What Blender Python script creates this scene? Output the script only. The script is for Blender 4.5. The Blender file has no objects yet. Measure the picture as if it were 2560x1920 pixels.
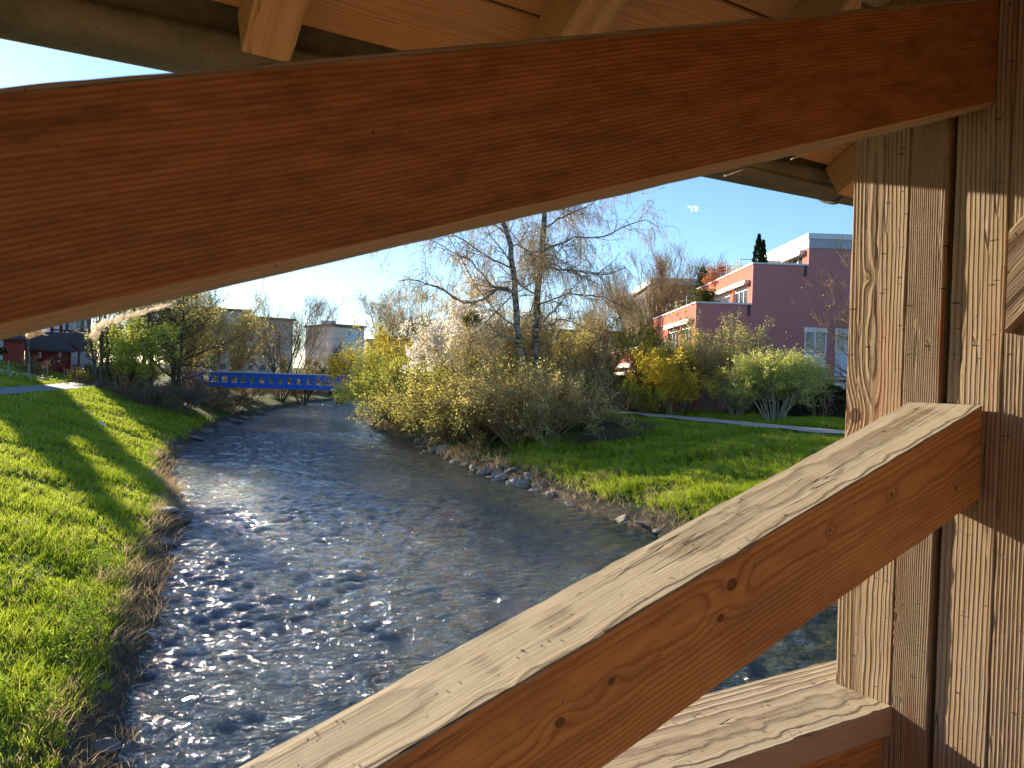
import bpy, math, random
import numpy as np
from math import sin, cos, tan, radians, pi, atan, sqrt
from mathutils import Vector, Matrix

# ------------------------------------------------------------------ camera, world, sun, exposure
SC = bpy.context.scene
COL = SC.collection
FPX, ROLL, CAMH = 1900.0, radians(1.85), 5.0
PITCH = atan(24.0 / FPX)
_F = np.array([0, cos(PITCH), -sin(PITCH)]); _R = np.array([1.0, 0, 0]); _U = np.cross(_R, _F)
R2 = _R * cos(ROLL) + _U * sin(ROLL); U2 = -_R * sin(ROLL) + _U * cos(ROLL)
CAM = np.array([0, 0, CAMH])
cd = bpy.data.cameras.new('camera'); cam = bpy.data.objects.new('camera', cd); COL.objects.link(cam)
cam.matrix_world = Matrix(((R2[0], U2[0], -_F[0], 0), (R2[1], U2[1], -_F[1], 0), (R2[2], U2[2], -_F[2], CAMH), (0, 0, 0, 1)))
cd.sensor_width = 36; cd.lens = 36 * FPX / 2560; cd.clip_start = 0.05; cd.clip_end = 6000
cd.dof.use_dof = True; cd.dof.focus_distance = 15.0; cd.dof.aperture_fstop = 13.0
SC.camera = cam

SUN_AZ, SUN_EL = radians(-39.0), radians(15.2)          # azimuth from +Y towards +X
SV = Vector((sin(SUN_AZ) * cos(SUN_EL), cos(SUN_AZ) * cos(SUN_EL), sin(SUN_EL)))
W = bpy.data.worlds.new('World'); SC.world = W; W.use_nodes = True
wn = W.node_tree; wn.nodes.clear()
wo = wn.nodes.new('ShaderNodeOutputWorld'); wb = wn.nodes.new('ShaderNodeBackground'); wb.inputs[1].default_value = 0.092
sk = wn.nodes.new('ShaderNodeTexSky'); sk.sky_type = 'NISHITA'; sk.sun_disc = False
sk.sun_elevation = SUN_EL; sk.sun_rotation = SUN_AZ; sk.altitude = 400; sk.air_density = 1.0; sk.dust_density = 0.15; sk.ozone_density = 3.2
# low white clouds near the horizon and a single small wisp, fixed in direction (part of the sky itself)
tc = wn.nodes.new('ShaderNodeTexCoord'); mp = wn.nodes.new('ShaderNodeMapping'); mp.inputs['Scale'].default_value = (1, 1, 2.6)
nz = wn.nodes.new('ShaderNodeTexNoise'); nz.inputs['Scale'].default_value = 9; nz.inputs['Detail'].default_value = 8; nz.inputs['Roughness'].default_value = .62
sx = wn.nodes.new('ShaderNodeSeparateXYZ')
wn.links.new(tc.outputs['Generated'], mp.inputs[0]); wn.links.new(mp.outputs[0], nz.inputs[0]); wn.links.new(tc.outputs['Generated'], sx.inputs[0])
def wmath(op, a, b=None, c=None, clamp=False):
    m = wn.nodes.new('ShaderNodeMath'); m.operation = op; m.use_clamp = clamp
    for i, v in enumerate((a, b, c)):
        if v is None: continue
        if isinstance(v, (int, float)): m.inputs[i].default_value = v
        else: wn.links.new(v, m.inputs[i])
    return m.outputs[0]
low = wmath('MULTIPLY_ADD', sx.outputs[2], -14.0, 1.45, True)
cm = wmath('MULTIPLY', wmath('MULTIPLY_ADD', nz.outputs[0], 8.0, -4.9, True), low)
wisp_dir = Vector((((1728 - 1280) / FPX) * R2[0] - ((522 - 960) / FPX) * U2[0] + _F[0], ((1728 - 1280) / FPX) * R2[1] - ((522 - 960) / FPX) * U2[1] + _F[1],
                   ((1728 - 1280) / FPX) * R2[2] - ((522 - 960) / FPX) * U2[2] + _F[2])).normalized()
sub = wn.nodes.new('ShaderNodeVectorMath'); sub.operation = 'SUBTRACT'; sub.inputs[1].default_value = wisp_dir
wn.links.new(tc.outputs['Generated'], sub.inputs[0])
scl = wn.nodes.new('ShaderNodeVectorMath'); scl.operation = 'MULTIPLY'; scl.inputs[1].default_value = (85, 85, 230); wn.links.new(sub.outputs[0], scl.inputs[0])
ln = wn.nodes.new('ShaderNodeVectorMath'); ln.operation = 'LENGTH'; wn.links.new(scl.outputs[0], ln.inputs[0])
nz2 = wn.nodes.new('ShaderNodeTexNoise'); nz2.inputs['Scale'].default_value = 160; nz2.inputs['Detail'].default_value = 5; wn.links.new(tc.outputs['Generated'], nz2.inputs[0])
wi = wmath('MULTIPLY', wmath('MULTIPLY_ADD', ln.outputs['Value'], -1.2, 1.2, True), wmath('MULTIPLY_ADD', nz2.outputs[0], 6, -2.6, True))
cm = wmath('MAXIMUM', cm, wi)
mx = wn.nodes.new('ShaderNodeMixRGB'); mx.inputs[2].default_value = (9.5, 9.6, 9.9, 1)
tint = wn.nodes.new('ShaderNodeMixRGB'); tint.blend_type = 'MULTIPLY'; tint.inputs[0].default_value = 1; tint.inputs[2].default_value = (.90, .98, 1.10, 1)
wn.links.new(sk.outputs[0], tint.inputs[1])
wn.links.new(cm, mx.inputs[0]); wn.links.new(tint.outputs[0], mx.inputs[1]); wn.links.new(mx.outputs[0], wb.inputs[0]); wn.links.new(wb.outputs[0], wo.inputs[0])

ld = bpy.data.lights.new('sun', 'SUN'); ld.energy = 5.0; ld.angle = radians(0.5); ld.color = (1.0, 0.86, 0.66)
lo = bpy.data.objects.new('sun', ld); COL.objects.link(lo); lo.rotation_euler = SV.to_track_quat('Z', 'Y').to_euler(); lo.location = (-50, 50, 60)
SC.view_settings.view_transform = 'Standard'; SC.view_settings.look = 'None'; SC.view_settings.gamma = 1.0; SC.view_settings.use_curve_mapping = False
SC.view_settings.exposure = 1.36
SC.render.resolution_x = 1024; SC.render.resolution_y = 768
try: SC.cycles.transparent_max_bounces = 4
except Exception: pass

# ------------------------------------------------------------------ helpers
def ray(px, py): return (px - 1280) / FPX * R2 - (py - 960) / FPX * U2 + _F
def atz(px, py, z=0.0):
    r = ray(px, py); return CAM + r * ((z - CAMH) / r[2])
def aty(px, py, Y):
    r = ray(px, py); return CAM + r * (Y / r[1])

def mesh_np(name, V, F, mi=None, smooth=False):
    """V (n,3); F list of (m,k) int arrays."""
    me = bpy.data.meshes.new(name); V = np.asarray(V, dtype=np.float32)
    Fs = [np.asarray(f, dtype=np.int32) for f in (F if isinstance(F, list) else [F]) if len(f)]
    me.vertices.add(len(V)); me.vertices.foreach_set('co', V.ravel())
    nl = sum(f.size for f in Fs); npoly = sum(len(f) for f in Fs)
    me.loops.add(nl); me.loops.foreach_set('vertex_index', np.concatenate([f.ravel() for f in Fs]))
    tot = np.concatenate([np.full(len(f), f.shape[1], np.int32) for f in Fs]); st = np.concatenate([[0], np.cumsum(tot)[:-1]]).astype(np.int32)
    me.polygons.add(npoly); me.polygons.foreach_set('loop_start', st)
    try: me.polygons.foreach_set('loop_total', tot)
    except Exception: pass
    if mi is not None: me.polygons.foreach_set('material_index', np.asarray(mi, dtype=np.int32))
    me.polygons.foreach_set('use_smooth', np.full(npoly, bool(smooth), dtype=bool))
    me.update(calc_edges=True); me.validate()
    return me
def link(name, me, mats=(), parent=None, loc=None):
    o = bpy.data.objects.new(name, me); COL.objects.link(o)
    if me is not None:
        for m in (mats if isinstance(mats, (list, tuple)) else [mats]): me.materials.append(m)
    if parent is not None: o.parent = parent
    if loc is not None: o.location = loc
    return o
def tag(o, label=None, cat=None, group=None, kind=None):
    if label: o['label'] = label
    if cat: o['category'] = cat
    if group: o['group'] = group
    if kind: o['kind'] = kind
    return o
def empty(name, label, cat, loc=(0, 0, 0), rz=0, group=None):
    o = bpy.data.objects.new(name, None); COL.objects.link(o); o.location = loc; o.rotation_euler = (0, 0, rz); o.empty_display_size = .2
    return tag(o, label, cat, group)
class MB:
    def __init__(s): s.v = []; s.f = []; s.m = []
    def add(s, vs, fs, mi=0):
        b = len(s.v); s.v += [tuple(v) for v in vs]
        for f in fs: s.f.append(tuple(b + i for i in f)); s.m.append(mi)
        return s
    def box(s, a, b, mi=0):
        (x0, y0, z0), (x1, y1, z1) = a, b
        return s.add([(x0, y0, z0), (x1, y0, z0), (x1, y1, z0), (x0, y1, z0), (x0, y0, z1), (x1, y0, z1), (x1, y1, z1), (x0, y1, z1)],
                     [(0, 3, 2, 1), (4, 5, 6, 7), (0, 1, 5, 4), (1, 2, 6, 5), (2, 3, 7, 6), (3, 0, 4, 7)], mi)
    def bar(s, p, q, r=.03, k=6, mi=0, r2=None):
        p = Vector(p); q = Vector(q); d = (q - p).normalized(); r2 = r if r2 is None else r2
        a = d.orthogonal().normalized(); b = d.cross(a)
        vs = [p + (a * cos(2 * pi * i / k) + b * sin(2 * pi * i / k)) * r for i in range(k)] + [q + (a * cos(2 * pi * i / k) + b * sin(2 * pi * i / k)) * r2 for i in range(k)]
        return s.add(vs, [(i, (i + 1) % k, k + (i + 1) % k, k + i) for i in range(k)] + [tuple(range(k - 1, -1, -1)), tuple(range(k, 2 * k))], mi)
    def ext(s, poly, y0, y1, mi=0):
        """polygon in xz extruded along y"""
        n = len(poly); return s.add([(x, y0, z) for x, z in poly] + [(x, y1, z) for x, z in poly],
                                    [tuple(range(n)), tuple(range(2 * n - 1, n - 1, -1))] + [(i, n + i, n + (i + 1) % n, (i + 1) % n) for i in range(n)], mi)
    def build(s, name, mats, parent=None, loc=None, smooth=False, bevel=0):
        me = bpy.data.meshes.new(name); me.from_pydata(s.v, [], s.f); me.polygons.foreach_set('material_index', s.m)
        if smooth: me.polygons.foreach_set('use_smooth', [True] * len(me.polygons))
        o = link(name, me, mats, parent, loc)
        if bevel:
            b = o.modifiers.new('bevel', 'BEVEL'); b.width = bevel; b.segments = 2; b.limit_method = 'ANGLE'
        return o

# ------------------------------------------------------------------ material helpers
class NT:
    def __init__(s, name):
        s.m = bpy.data.materials.new(name); s.m.use_nodes = True; s.t = s.m.node_tree; s.t.nodes.clear()
        s.out = s.t.nodes.new('ShaderNodeOutputMaterial')
    def n(s, typ, **kw):
        x = s.t.nodes.new(typ)
        for k, v in kw.items(): setattr(x, k, v)
        return x
    def set(s, sock, v):
        if hasattr(v, 'links') or hasattr(v, 'is_output'): s.t.links.new(v, sock)
        else: sock.default_value = v
    def math(s, op, a, b=None, c=None, clamp=False):
        m = s.n('ShaderNodeMath', operation=op, use_clamp=clamp)
        for i, v in enumerate((a, b, c)):
            if v is not None: s.set(m.inputs[i], v)
        return m.outputs[0]
    def vmath(s, op, a, b=None):
        m = s.n('ShaderNodeVectorMath', operation=op)
        for i, v in enumerate((a, b)):
            if v is not None: s.set(m.inputs[i], v)
        return m.outputs['Value'] if op in ('LENGTH', 'DOT_PRODUCT', 'DISTANCE') else m.outputs[0]
    def coord(s, kind='Object'): return s.n('ShaderNodeTexCoord').outputs[kind]
    def geo(s, k): return s.n('ShaderNodeNewGeometry').outputs[k]
    def noise(s, vec, scale, detail=3, rough=.5, dist=0):
        x = s.n('ShaderNodeTexNoise'); s.set(x.inputs['Vector'], vec); x.inputs['Scale'].default_value = scale
        x.inputs['Detail'].default_value = detail; x.inputs['Roughness'].default_value = rough; x.inputs['Distortion'].default_value = dist
        return x.outputs[0]
    def ramp(s, fac, stops, interp='LINEAR'):
        r = s.n('ShaderNodeValToRGB'); e = r.color_ramp.elements; r.color_ramp.interpolation = interp
        while len(e) < len(stops): e.new(.5)
        for i, (p, c) in enumerate(stops):
            e[i].position = p; e[i].color = (c, c, c, 1) if isinstance(c, (int, float)) else (*c, 1)
        s.set(r.inputs[0], fac); return r.outputs[0]
    def mix(s, fac, a, b, blend='MIX'):
        m = s.n('ShaderNodeMixRGB', blend_type=blend); s.set(m.inputs[0], fac)
        for i, v in ((1, a), (2, b)):
            s.set(m.inputs[i], v if not isinstance(v, tuple) else (*v, 1) if len(v) == 3 else v)
        return m.outputs[0]
    def bump(s, h, dist=.01, strength=1.0, normal=None):
        b = s.n('ShaderNodeBump'); s.set(b.inputs['Height'], h); b.inputs['Distance'].default_value = dist; b.inputs['Strength'].default_value = strength
        if normal is not None: s.set(b.inputs['Normal'], normal)
        return b.outputs[0]
    def principled(s, col, rough=.6, normal=None, metallic=0, spec=.5, **kw):
        p = s.n('ShaderNodeBsdfPrincipled')
        s.set(p.inputs['Base Color'], (*col, 1) if isinstance(col, tuple) and len(col) == 3 else col); s.set(p.inputs['Roughness'], rough)
        p.inputs['Metallic'].default_value = metallic; p.inputs['Specular IOR Level'].default_value = spec
        if normal is not None: s.set(p.inputs['Normal'], normal)
        for k, v in kw.items(): s.set(p.inputs[k], v)
        s.t.links.new(p.outputs[0], s.out.inputs[0]); return s.m

def mat_wood(name, c_light, c_dark, c_stain=(.05, .03, .02), spacing=.008, pith=(.0, -.06, .11), warp=.02, wx=.9, knots=(), weather=0.0, bumpd=.0012,
             stain=.5, rough=.65, spec=.3, nick=0.0, red=0.0, crack=0.0, stretch=(5, 13, 13)):
    """solid-wood growth rings round a pith line along local X, warped; knots = [(x,y,z,radius)]"""
    t = NT(name); co = t.coord()
    low = t.vmath('MULTIPLY', co, (wx, 4.0, 4.0))
    nn = t.n('ShaderNodeTexNoise'); t.set(nn.inputs['Vector'], low); nn.inputs['Scale'].default_value = 1.6; nn.inputs['Detail'].default_value = 2.5
    w = t.vmath('MULTIPLY', t.vmath('SUBTRACT', nn.outputs['Color'], (.5, .5, .5)), (0, warp * 3.2, warp * 3.2))
    fib = t.vmath('MULTIPLY', co, (7, 260, 260)); fine = t.noise(fib, 1.0, 3, .6)
    fib2 = t.vmath('MULTIPLY', co, (2.2, 60, 60)); fine2 = t.noise(fib2, 1.0, 3, .55)
    p = t.vmath('ADD', t.vmath('SUBTRACT', t.vmath('MULTIPLY', co, (0, 1, 1)), (0, pith[1], pith[2])), w)
    r = t.vmath('LENGTH', p)
    kmask = None
    for (kx, ky, kz, kr) in knots:
        d = t.vmath('LENGTH', t.vmath('MULTIPLY', t.vmath('SUBTRACT', co, (kx, ky, kz)), (.55 / kr, 1 / kr, 1 / kr)))
        g = t.math('POWER', 2.718, t.math('MULTIPLY', t.math('MULTIPLY', d, d), -.22))
        r = t.math('ADD', r, t.math('MULTIPLY', g, kr * 1.1))
        d2 = t.vmath('LENGTH', t.vmath('MULTIPLY', t.vmath('SUBTRACT', co, (kx, ky, kz)), (.85 / kr, 1 / kr, 1 / kr)))
        k = t.ramp(t.math('ADD', d2, t.math('MULTIPLY', fine2, .35)), [(.0, .75), (.55, .9), (.85, 1.0), (1.0, 0.0)])
        kmask = k if kmask is None else t.mix(1.0, kmask, k, 'LIGHTEN')
    r = t.math('ADD', r, t.math('MULTIPLY', fine2, spacing * .35))
    ph = t.math('FRACT', t.math('DIVIDE', r, spacing))
    ring = t.ramp(ph, [(0, .15), (.12, 0.0), (.55, .28), (.82, 1.0), (1.0, .15)])
    big = t.noise(t.vmath('MULTIPLY', co, (1.6, 9, 9)), 1.0, 4, .6)
    ringc = t.math('MULTIPLY', ring, t.math('MULTIPLY_ADD', big, 1.1, .25))
    col = t.mix(t.math('MULTIPLY', ringc, 1.0, clamp=True), c_light, c_dark)
    col = t.mix(t.ramp(fine, [(.35, .35), (.65, 0)]), col, c_dark)
    blot = t.ramp(t.noise(t.vmath('MULTIPLY', co, stretch), 1.0, 7, .72), [(.44, 0), (.66, 1)])
    col = t.mix(t.math('MULTIPLY', blot, stain), col, c_stain)
    if weather:
        wmask = t.ramp(t.noise(t.vmath('MULTIPLY', co, (3, 22, 22)), 1.0, 5, .6), [(.35, 1), (.7, 0)])
        col = t.mix(t.math('MULTIPLY', wmask, weather), col, (.46, .40, .31))
    if red:
        rm = t.ramp(t.noise(t.vmath('MULTIPLY', co, (1.4, 16, 16)), 1.0, 3, .5), [(.55, 0), (.68, 1)])
        col = t.mix(t.math('MULTIPLY', rm, red), col, (.30, .085, .03))
    spots = t.ramp(t.noise(t.vmath('MULTIPLY', co, (60, 60, 60)), 1.0, 2, .5), [(.70, 0), (.76, 1)])
    col = t.mix(t.math('MULTIPLY', spots, .6), col, (.03, .018, .01))
    h = t.math('SUBTRACT', t.math('MULTIPLY', ring, .75), t.math('MULTIPLY', fine, .5))
    if nick:
        nk = t.ramp(t.noise(t.vmath('MULTIPLY', co, (150, 26, 26)), 1.0, 1, .4), [(.70, 0), (.735, 1)])
        gate = t.ramp(t.noise(t.vmath('MULTIPLY', co, (5, 14, 14)), 1.0, 1, .5), [(.50, 0), (.56, 1)])
        nk = t.math('MULTIPLY', nk, gate)
        col = t.mix(t.math('MULTIPLY', nk, nick), col, (.018, .01, .006)); h = t.math('SUBTRACT', h, t.math('MULTIPLY', nk, 2.5))
    if crack:
        ck = t.noise(t.vmath('ADD', t.vmath('MULTIPLY', co, (1.5, 34, 34)), t.vmath('MULTIPLY', w, (0, 20, 20))), 1.0, 1.5, .4)
        ck = t.math('ABSOLUTE', t.math('SUBTRACT', ck, .5)); ck = t.ramp(ck, [(.0, 1), (.011, 0)])
        cg = t.ramp(t.noise(t.vmath('MULTIPLY', co, (2.2, 9, 9)), 1.0, 2, .5), [(.50, 0), (.60, 1)]); ck = t.math('MULTIPLY', ck, cg)
        col = t.mix(t.math('MULTIPLY', ck, crack), col, (.03, .018, .01)); h = t.math('SUBTRACT', h, t.math('MULTIPLY', ck, 2.0 * crack))
    if kmask is not None:
        col = t.mix(t.math('MULTIPLY', kmask, .85), col, (.07, .03, .014)); h = t.math('SUBTRACT', h, t.math('MULTIPLY', kmask, .6))
    return t.principled(col, rough, t.bump(h, bumpd, 1.0), spec=spec)

def mat_simple(name, col, rough=.7, noise=0.0, scale=4.0, col2=None, metallic=0, spec=.4, bumpd=0, detail=5):
    t = NT(name); co = t.coord(); nz = t.noise(co, scale, detail, .6)
    c = (*col, 1)
    if noise: c = t.mix(t.ramp(nz, [(.35, 0), (.68, noise)]), tuple(col), tuple(col2 or [v * .5 for v in col]))
    return t.principled(c, rough, t.bump(nz, bumpd) if bumpd else None, metallic, spec)
def mat_leaf(name, a, b, c=None, trans=.45, scale=.5):
    """leaves: hue varies from clump to clump and from leaf to leaf; thin, so light passes through"""
    t = NT(name); rnd = t.geo('Random Per Island'); nz = t.noise(t.coord(), scale, 3, .6)
    f = t.math('ADD', t.math('MULTIPLY', rnd, .55), t.math('MULTIPLY_ADD', nz, 1.6, -.55), clamp=True)
    col = t.ramp(f, [(0, a), (.6, b), (1, c or b)])
    d = t.n('ShaderNodeBsdfDiffuse'); t.set(d.inputs[0], col); tr = t.n('ShaderNodeBsdfTranslucent'); t.set(tr.inputs[0], col)
    m = t.n('ShaderNodeMixShader'); m.inputs[0].default_value = trans
    t.t.links.new(d.outputs[0], m.inputs[1]); t.t.links.new(tr.outputs[0], m.inputs[2]); t.t.links.new(m.outputs[0], t.out.inputs[0]); return t.m
def mat_bark(name, a, b, scale=6):
    t = NT(name); co = t.coord(); nz = t.noise(t.vmath('MULTIPLY', co, (1, 1, .35)), scale, 5, .65)
    return t.principled(t.mix(t.ramp(nz, [(.35, 0), (.65, 1)]), a, b), .85, t.bump(nz, .03), spec=.2)

# ------------------------------------------------------------------ terrain, river
LS = [(4, -10), (1.2, -3), (-2, 3), (-4.9, 9.3), (-5.6, 10.8), (-6.2, 12.5), (-7.0, 14.5), (-8.0, 17.1), (-9.7, 21.7), (-10.9, 25.1), (-13.8, 30.7), (-16.2, 35.7), (-19.3, 44),
      (-21.0, 50.0), (-23.2, 58.4), (-25.8, 73.2), (-27.8, 90.5), (-29.2, 108), (-27, 124), (-14, 138), (30, 150), (120, 160)]
RS = [(26, -20), (20, -8), (15, 1), (11.5, 8.5), (7.6, 17.6), (4.9, 24.8), (4.1, 26.7), (3.3, 28.3), (2.6, 29.7), (0.9, 34.5), (-0.8, 37.6), (-2.3, 41.0), (-4.2, 46.6), (-5.9, 51.4), (-8.8, 58.6),
      (-12.0, 66.5), (-15.5, 80), (-16, 95), (-10, 108), (10, 116), (40, 122), (120, 130)]
PL = [(-6, -22), (-12, -5), (-19, 12), (-24, 28), (-27.4, 40.7), (-29.3, 48), (-33.2, 62), (-40, 80), (-50, 100), (-80, 130)]        # path edge, river side, left bank
PR = [(40, -8), (30, 9), (21, 26), (15, 34.7), (12.6, 38.4), (10.2, 42.4), (7.6, 47.5), (5.0, 53.2), (1, 61), (-3, 72), (-6, 84), (0, 96), (20, 104), (120, 112)]
def seg_dist(X, Y, pl):
    d = np.full(X.shape, 1e9)
    for (x0, y0), (x1, y1) in zip(pl[:-1], pl[1:]):
        dx, dy = x1 - x0, y1 - y0; t = np.clip(((X - x0) * dx + (Y - y0) * dy) / (dx * dx + dy * dy), 0, 1)
        d = np.minimum(d, np.hypot(X - x0 - t * dx, Y - y0 - t * dy))
    return d
def inside(X, Y, poly):
    c = np.zeros(X.shape, bool); n = len(poly)
    for i in range(n):
        (x0, y0), (x1, y1) = poly[i], poly[(i + 1) % n]
        if y0 == y1: continue
        cr = ((y0 > Y) != (y1 > Y)) & (X < (x1 - x0) * (Y - y0) / (y1 - y0) + x0); c ^= cr
    return c
RIVER = LS + RS[::-1]
LEFTP = LS + [(120, 400), (-400, 400), (-400, -100), (4, -100)]
def sst(x): x = np.clip(x, 0, 1); return x * x * (3 - 2 * x)
def vnoise(X, Y, s, seed=0):
    """cheap smooth noise from rotated sines"""
    rg = np.random.RandomState(seed); o = np.zeros(np.shape(X))
    for k in range(7):
        a = rg.uniform(0, 2 * pi); f = s * rg.uniform(.6, 2.2); o = o + np.sin((X * cos(a) + Y * sin(a)) * f + rg.uniform(0, 6.28)) / 7
    return o
def height(X, Y):
    X = np.asarray(X, float); Y = np.asarray(Y, float)
    dl = seg_dist(X, Y, LS); dr = seg_dist(X, Y, RS); pl = seg_dist(X, Y, PL); pr = seg_dist(X, Y, PR)
    inr = inside(X, Y, RIVER); left = inside(X, Y, LEFTP) & ~inr
    inpl = inside(X, Y, LS + PL[::-1]); inpr = inside(X, Y, RS + PR[::-1])
    pathl = inside(X, Y, [(p[0], p[1]) for p in PL] + [(-400, 130), (-400, -22)])
    zl = np.where(inpl, 2.98 * (dl / (dl + pl + 1e-6)) ** .85 + .25 * sst(dl / .5) * (1 - dl / (dl + pl + 1e-6)), 2.98)
    zl = zl + np.where(pathl, 1.75 * sst((pl - 4.0) / 9.0) * sst((75 - np.hypot(X + 48, Y - 70)) / 60), 0)
    zr = np.where(inpr, 2.75 * (dr / (dr + pr + 1e-6)) ** .8 + .25 * sst(dr / .5) * (1 - dr / (dr + pr + 1e-6)), 2.75)
    z = np.where(left, zl, zr)
    bump = .10 * vnoise(X, Y, 1.6, 3) + .05 * vnoise(X, Y, 4.5, 4)
    flatp = np.where(left, sst((np.abs(pl - 2.0) - 2.0) / 1.0), sst((np.abs(pr - 1.0) - 1.1) / .8)) if True else 1
    z = z + bump * flatp * sst(np.minimum(dl, dr) / 1.2)
    z = np.where(inr, -1.1 * sst(np.minimum(dl, dr) / 2.5) - .03, z)
    return z
def hz(x, y): return float(height(np.array([x]), np.array([y]))[0])

def axis_vals(lo, hi, step, far, k=1.25):
    a = list(np.arange(lo, hi + 1e-6, step)); s = step; v = hi
    while v < far: s *= k; v += s; a.append(v)
    s = step; v = lo; b = []
    while v > -far: s *= k; v -= s; b.append(v)
    return np.array(b[::-1] + a)
def grid_mesh(name, xs, ys, zf):
    X, Y = np.meshgrid(xs, ys); Z = zf(X, Y); nx, ny = len(xs), len(ys)
    V = np.stack([X.ravel(), Y.ravel(), Z.ravel()], 1); i = np.arange((ny - 1) * (nx - 1)); r = i // (nx - 1); c = i % (nx - 1); a = r * nx + c
    return mesh_np(name, V, np.stack([a, a + 1, a + nx + 1, a + nx], 1), smooth=True)

def m_ground():
    t = NT('meadow_soil'); co = t.coord(); sep = t.n('ShaderNodeSeparateXYZ'); t.set(sep.inputs[0], t.geo('Position'))
    g = t.ramp(t.noise(co, .55, 6, .6), [(.3, (.05, .085, .012)), (.5, (.10, .14, .02)), (.7, (.15, .18, .04))])
    f = t.noise(co, 9, 5, .7); g = t.mix(t.ramp(f, [(.4, 0), (.7, .6)]), g, (.03, .055, .012))
    soil = t.ramp(t.noise(co, 3.5, 6, .65), [(.3, (.05, .04, .028)), (.6, (.12, .095, .065)), (.8, (.17, .15, .11))])
    edge = t.ramp(t.math('ADD', sep.outputs[2], t.math('MULTIPLY', t.noise(co, 1.3, 4), .5)), [(.55, 1), (.85, 0)])
    col = t.mix(edge, g, soil)
    return t.principled(col, .95, t.bump(t.noise(co, 14, 5, .7), .06), spec=.1)
ground = link('ground', grid_mesh('ground', axis_vals(-46, 26, .45, 2500), axis_vals(-8, 112, .45, 3500), height), m_ground()); tag(ground, kind='structure')

rgw = np.random.RandomState(11)
WAV = [(rgw.uniform(0, 2 * pi), rgw.uniform(0, 6.28), l, a) for l, a in
       [(2.9, .012), (2.3, .011), (1.7, .012), (1.35, .011), (1.1, .010), (.9, .009), (.75, .008), (.62, .007), (.52, .006), (.44, .005), (3.8, .012), (1.5, .010), (.58, .005), (.8, .007)]]
def wave(X, Y):
    wx = X + .55 * np.sin(Y * .55 + .7 * np.sin(X * .4)) + .25 * np.sin(Y * 1.7 + X * .9); wy = Y + .55 * np.sin(X * .6 + 1.3) + .2 * np.sin(X * 1.9 - Y * .8)
    z = 0
    gate = .75 + .5 * vnoise(X, Y, .33, 8)
    sp = np.where(Y < 34, .11, np.where(Y < 60, .2, .6)); sp = np.maximum(sp, np.where((X < -22) | (X > 14), .4, .11))
    for a, p, l, am in WAV:
        am = am * np.clip((l - 4 * sp) / l * 2.5, 0, 1); s = np.sin((wx * cos(a) + wy * sin(a)) * 2 * pi / l + p); z = z + am * (1 - 2 * np.abs(s) ** 1.25) * 1.2
    return z * gate * 1.22 - .02
def m_water():
    t = NT('river_water'); co = t.coord()
    flow = t.n('ShaderNodeMapping'); t.set(flow.inputs[0], co); flow.inputs['Rotation'].default_value = (0, 0, radians(20)); flow.inputs['Scale'].default_value = (.75, 1.0, 1)
    n1 = t.noise(flow.outputs[0], 3.6, 5, .6, 1.0); n2 = t.noise(flow.outputs[0], 11, 4, .6, 1.2); n3 = t.noise(flow.outputs[0], 1.35, 3, .5, .8)
    h = t.math('ADD', t.math('MULTIPLY', n1, .18), t.math('ADD', t.math('MULTIPLY', n2, .078), t.math('MULTIPLY', n3, .44)))
    at = t.n('ShaderNodeAttribute', attribute_name='shallow')        # river bed showing through near the right shore
    sh = t.math('MULTIPLY', at.outputs['Fac'], t.math('MULTIPLY_ADD', t.noise(co, .5, 4), 1.3, .35), clamp=True)
    col = t.mix(sh, (.010, .034, .055), (.060, .066, .030))
    return t.principled(col, .06, t.bump(h, 1.0, 1.0), spec=.75, IOR=1.33)
def wz(X, Y): return wave(X, Y)
wxs = np.concatenate([np.arange(-46, -22, .4), np.arange(-22, 14, .11), np.arange(14, 60, .6)]); wys = np.concatenate([np.arange(-16, 5, .5), np.arange(5, 34, .11), np.arange(34, 60, .2), np.arange(60, 160, .6)])
wme = grid_mesh('river_water', wxs, wys, wz); _wX, _wY = np.meshgrid(wxs, wys); _at = wme.attributes.new('shallow', 'FLOAT', 'POINT'); _d = seg_dist(_wX, _wY, RS)
_at.data.foreach_set('value', np.exp(-(np.clip(_d - 1.5, 0, 99) / 3.2) ** 1.6).ravel().astype(np.float32))
water = link('river_water', wme, m_water()); tag(water, kind='structure')

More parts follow.
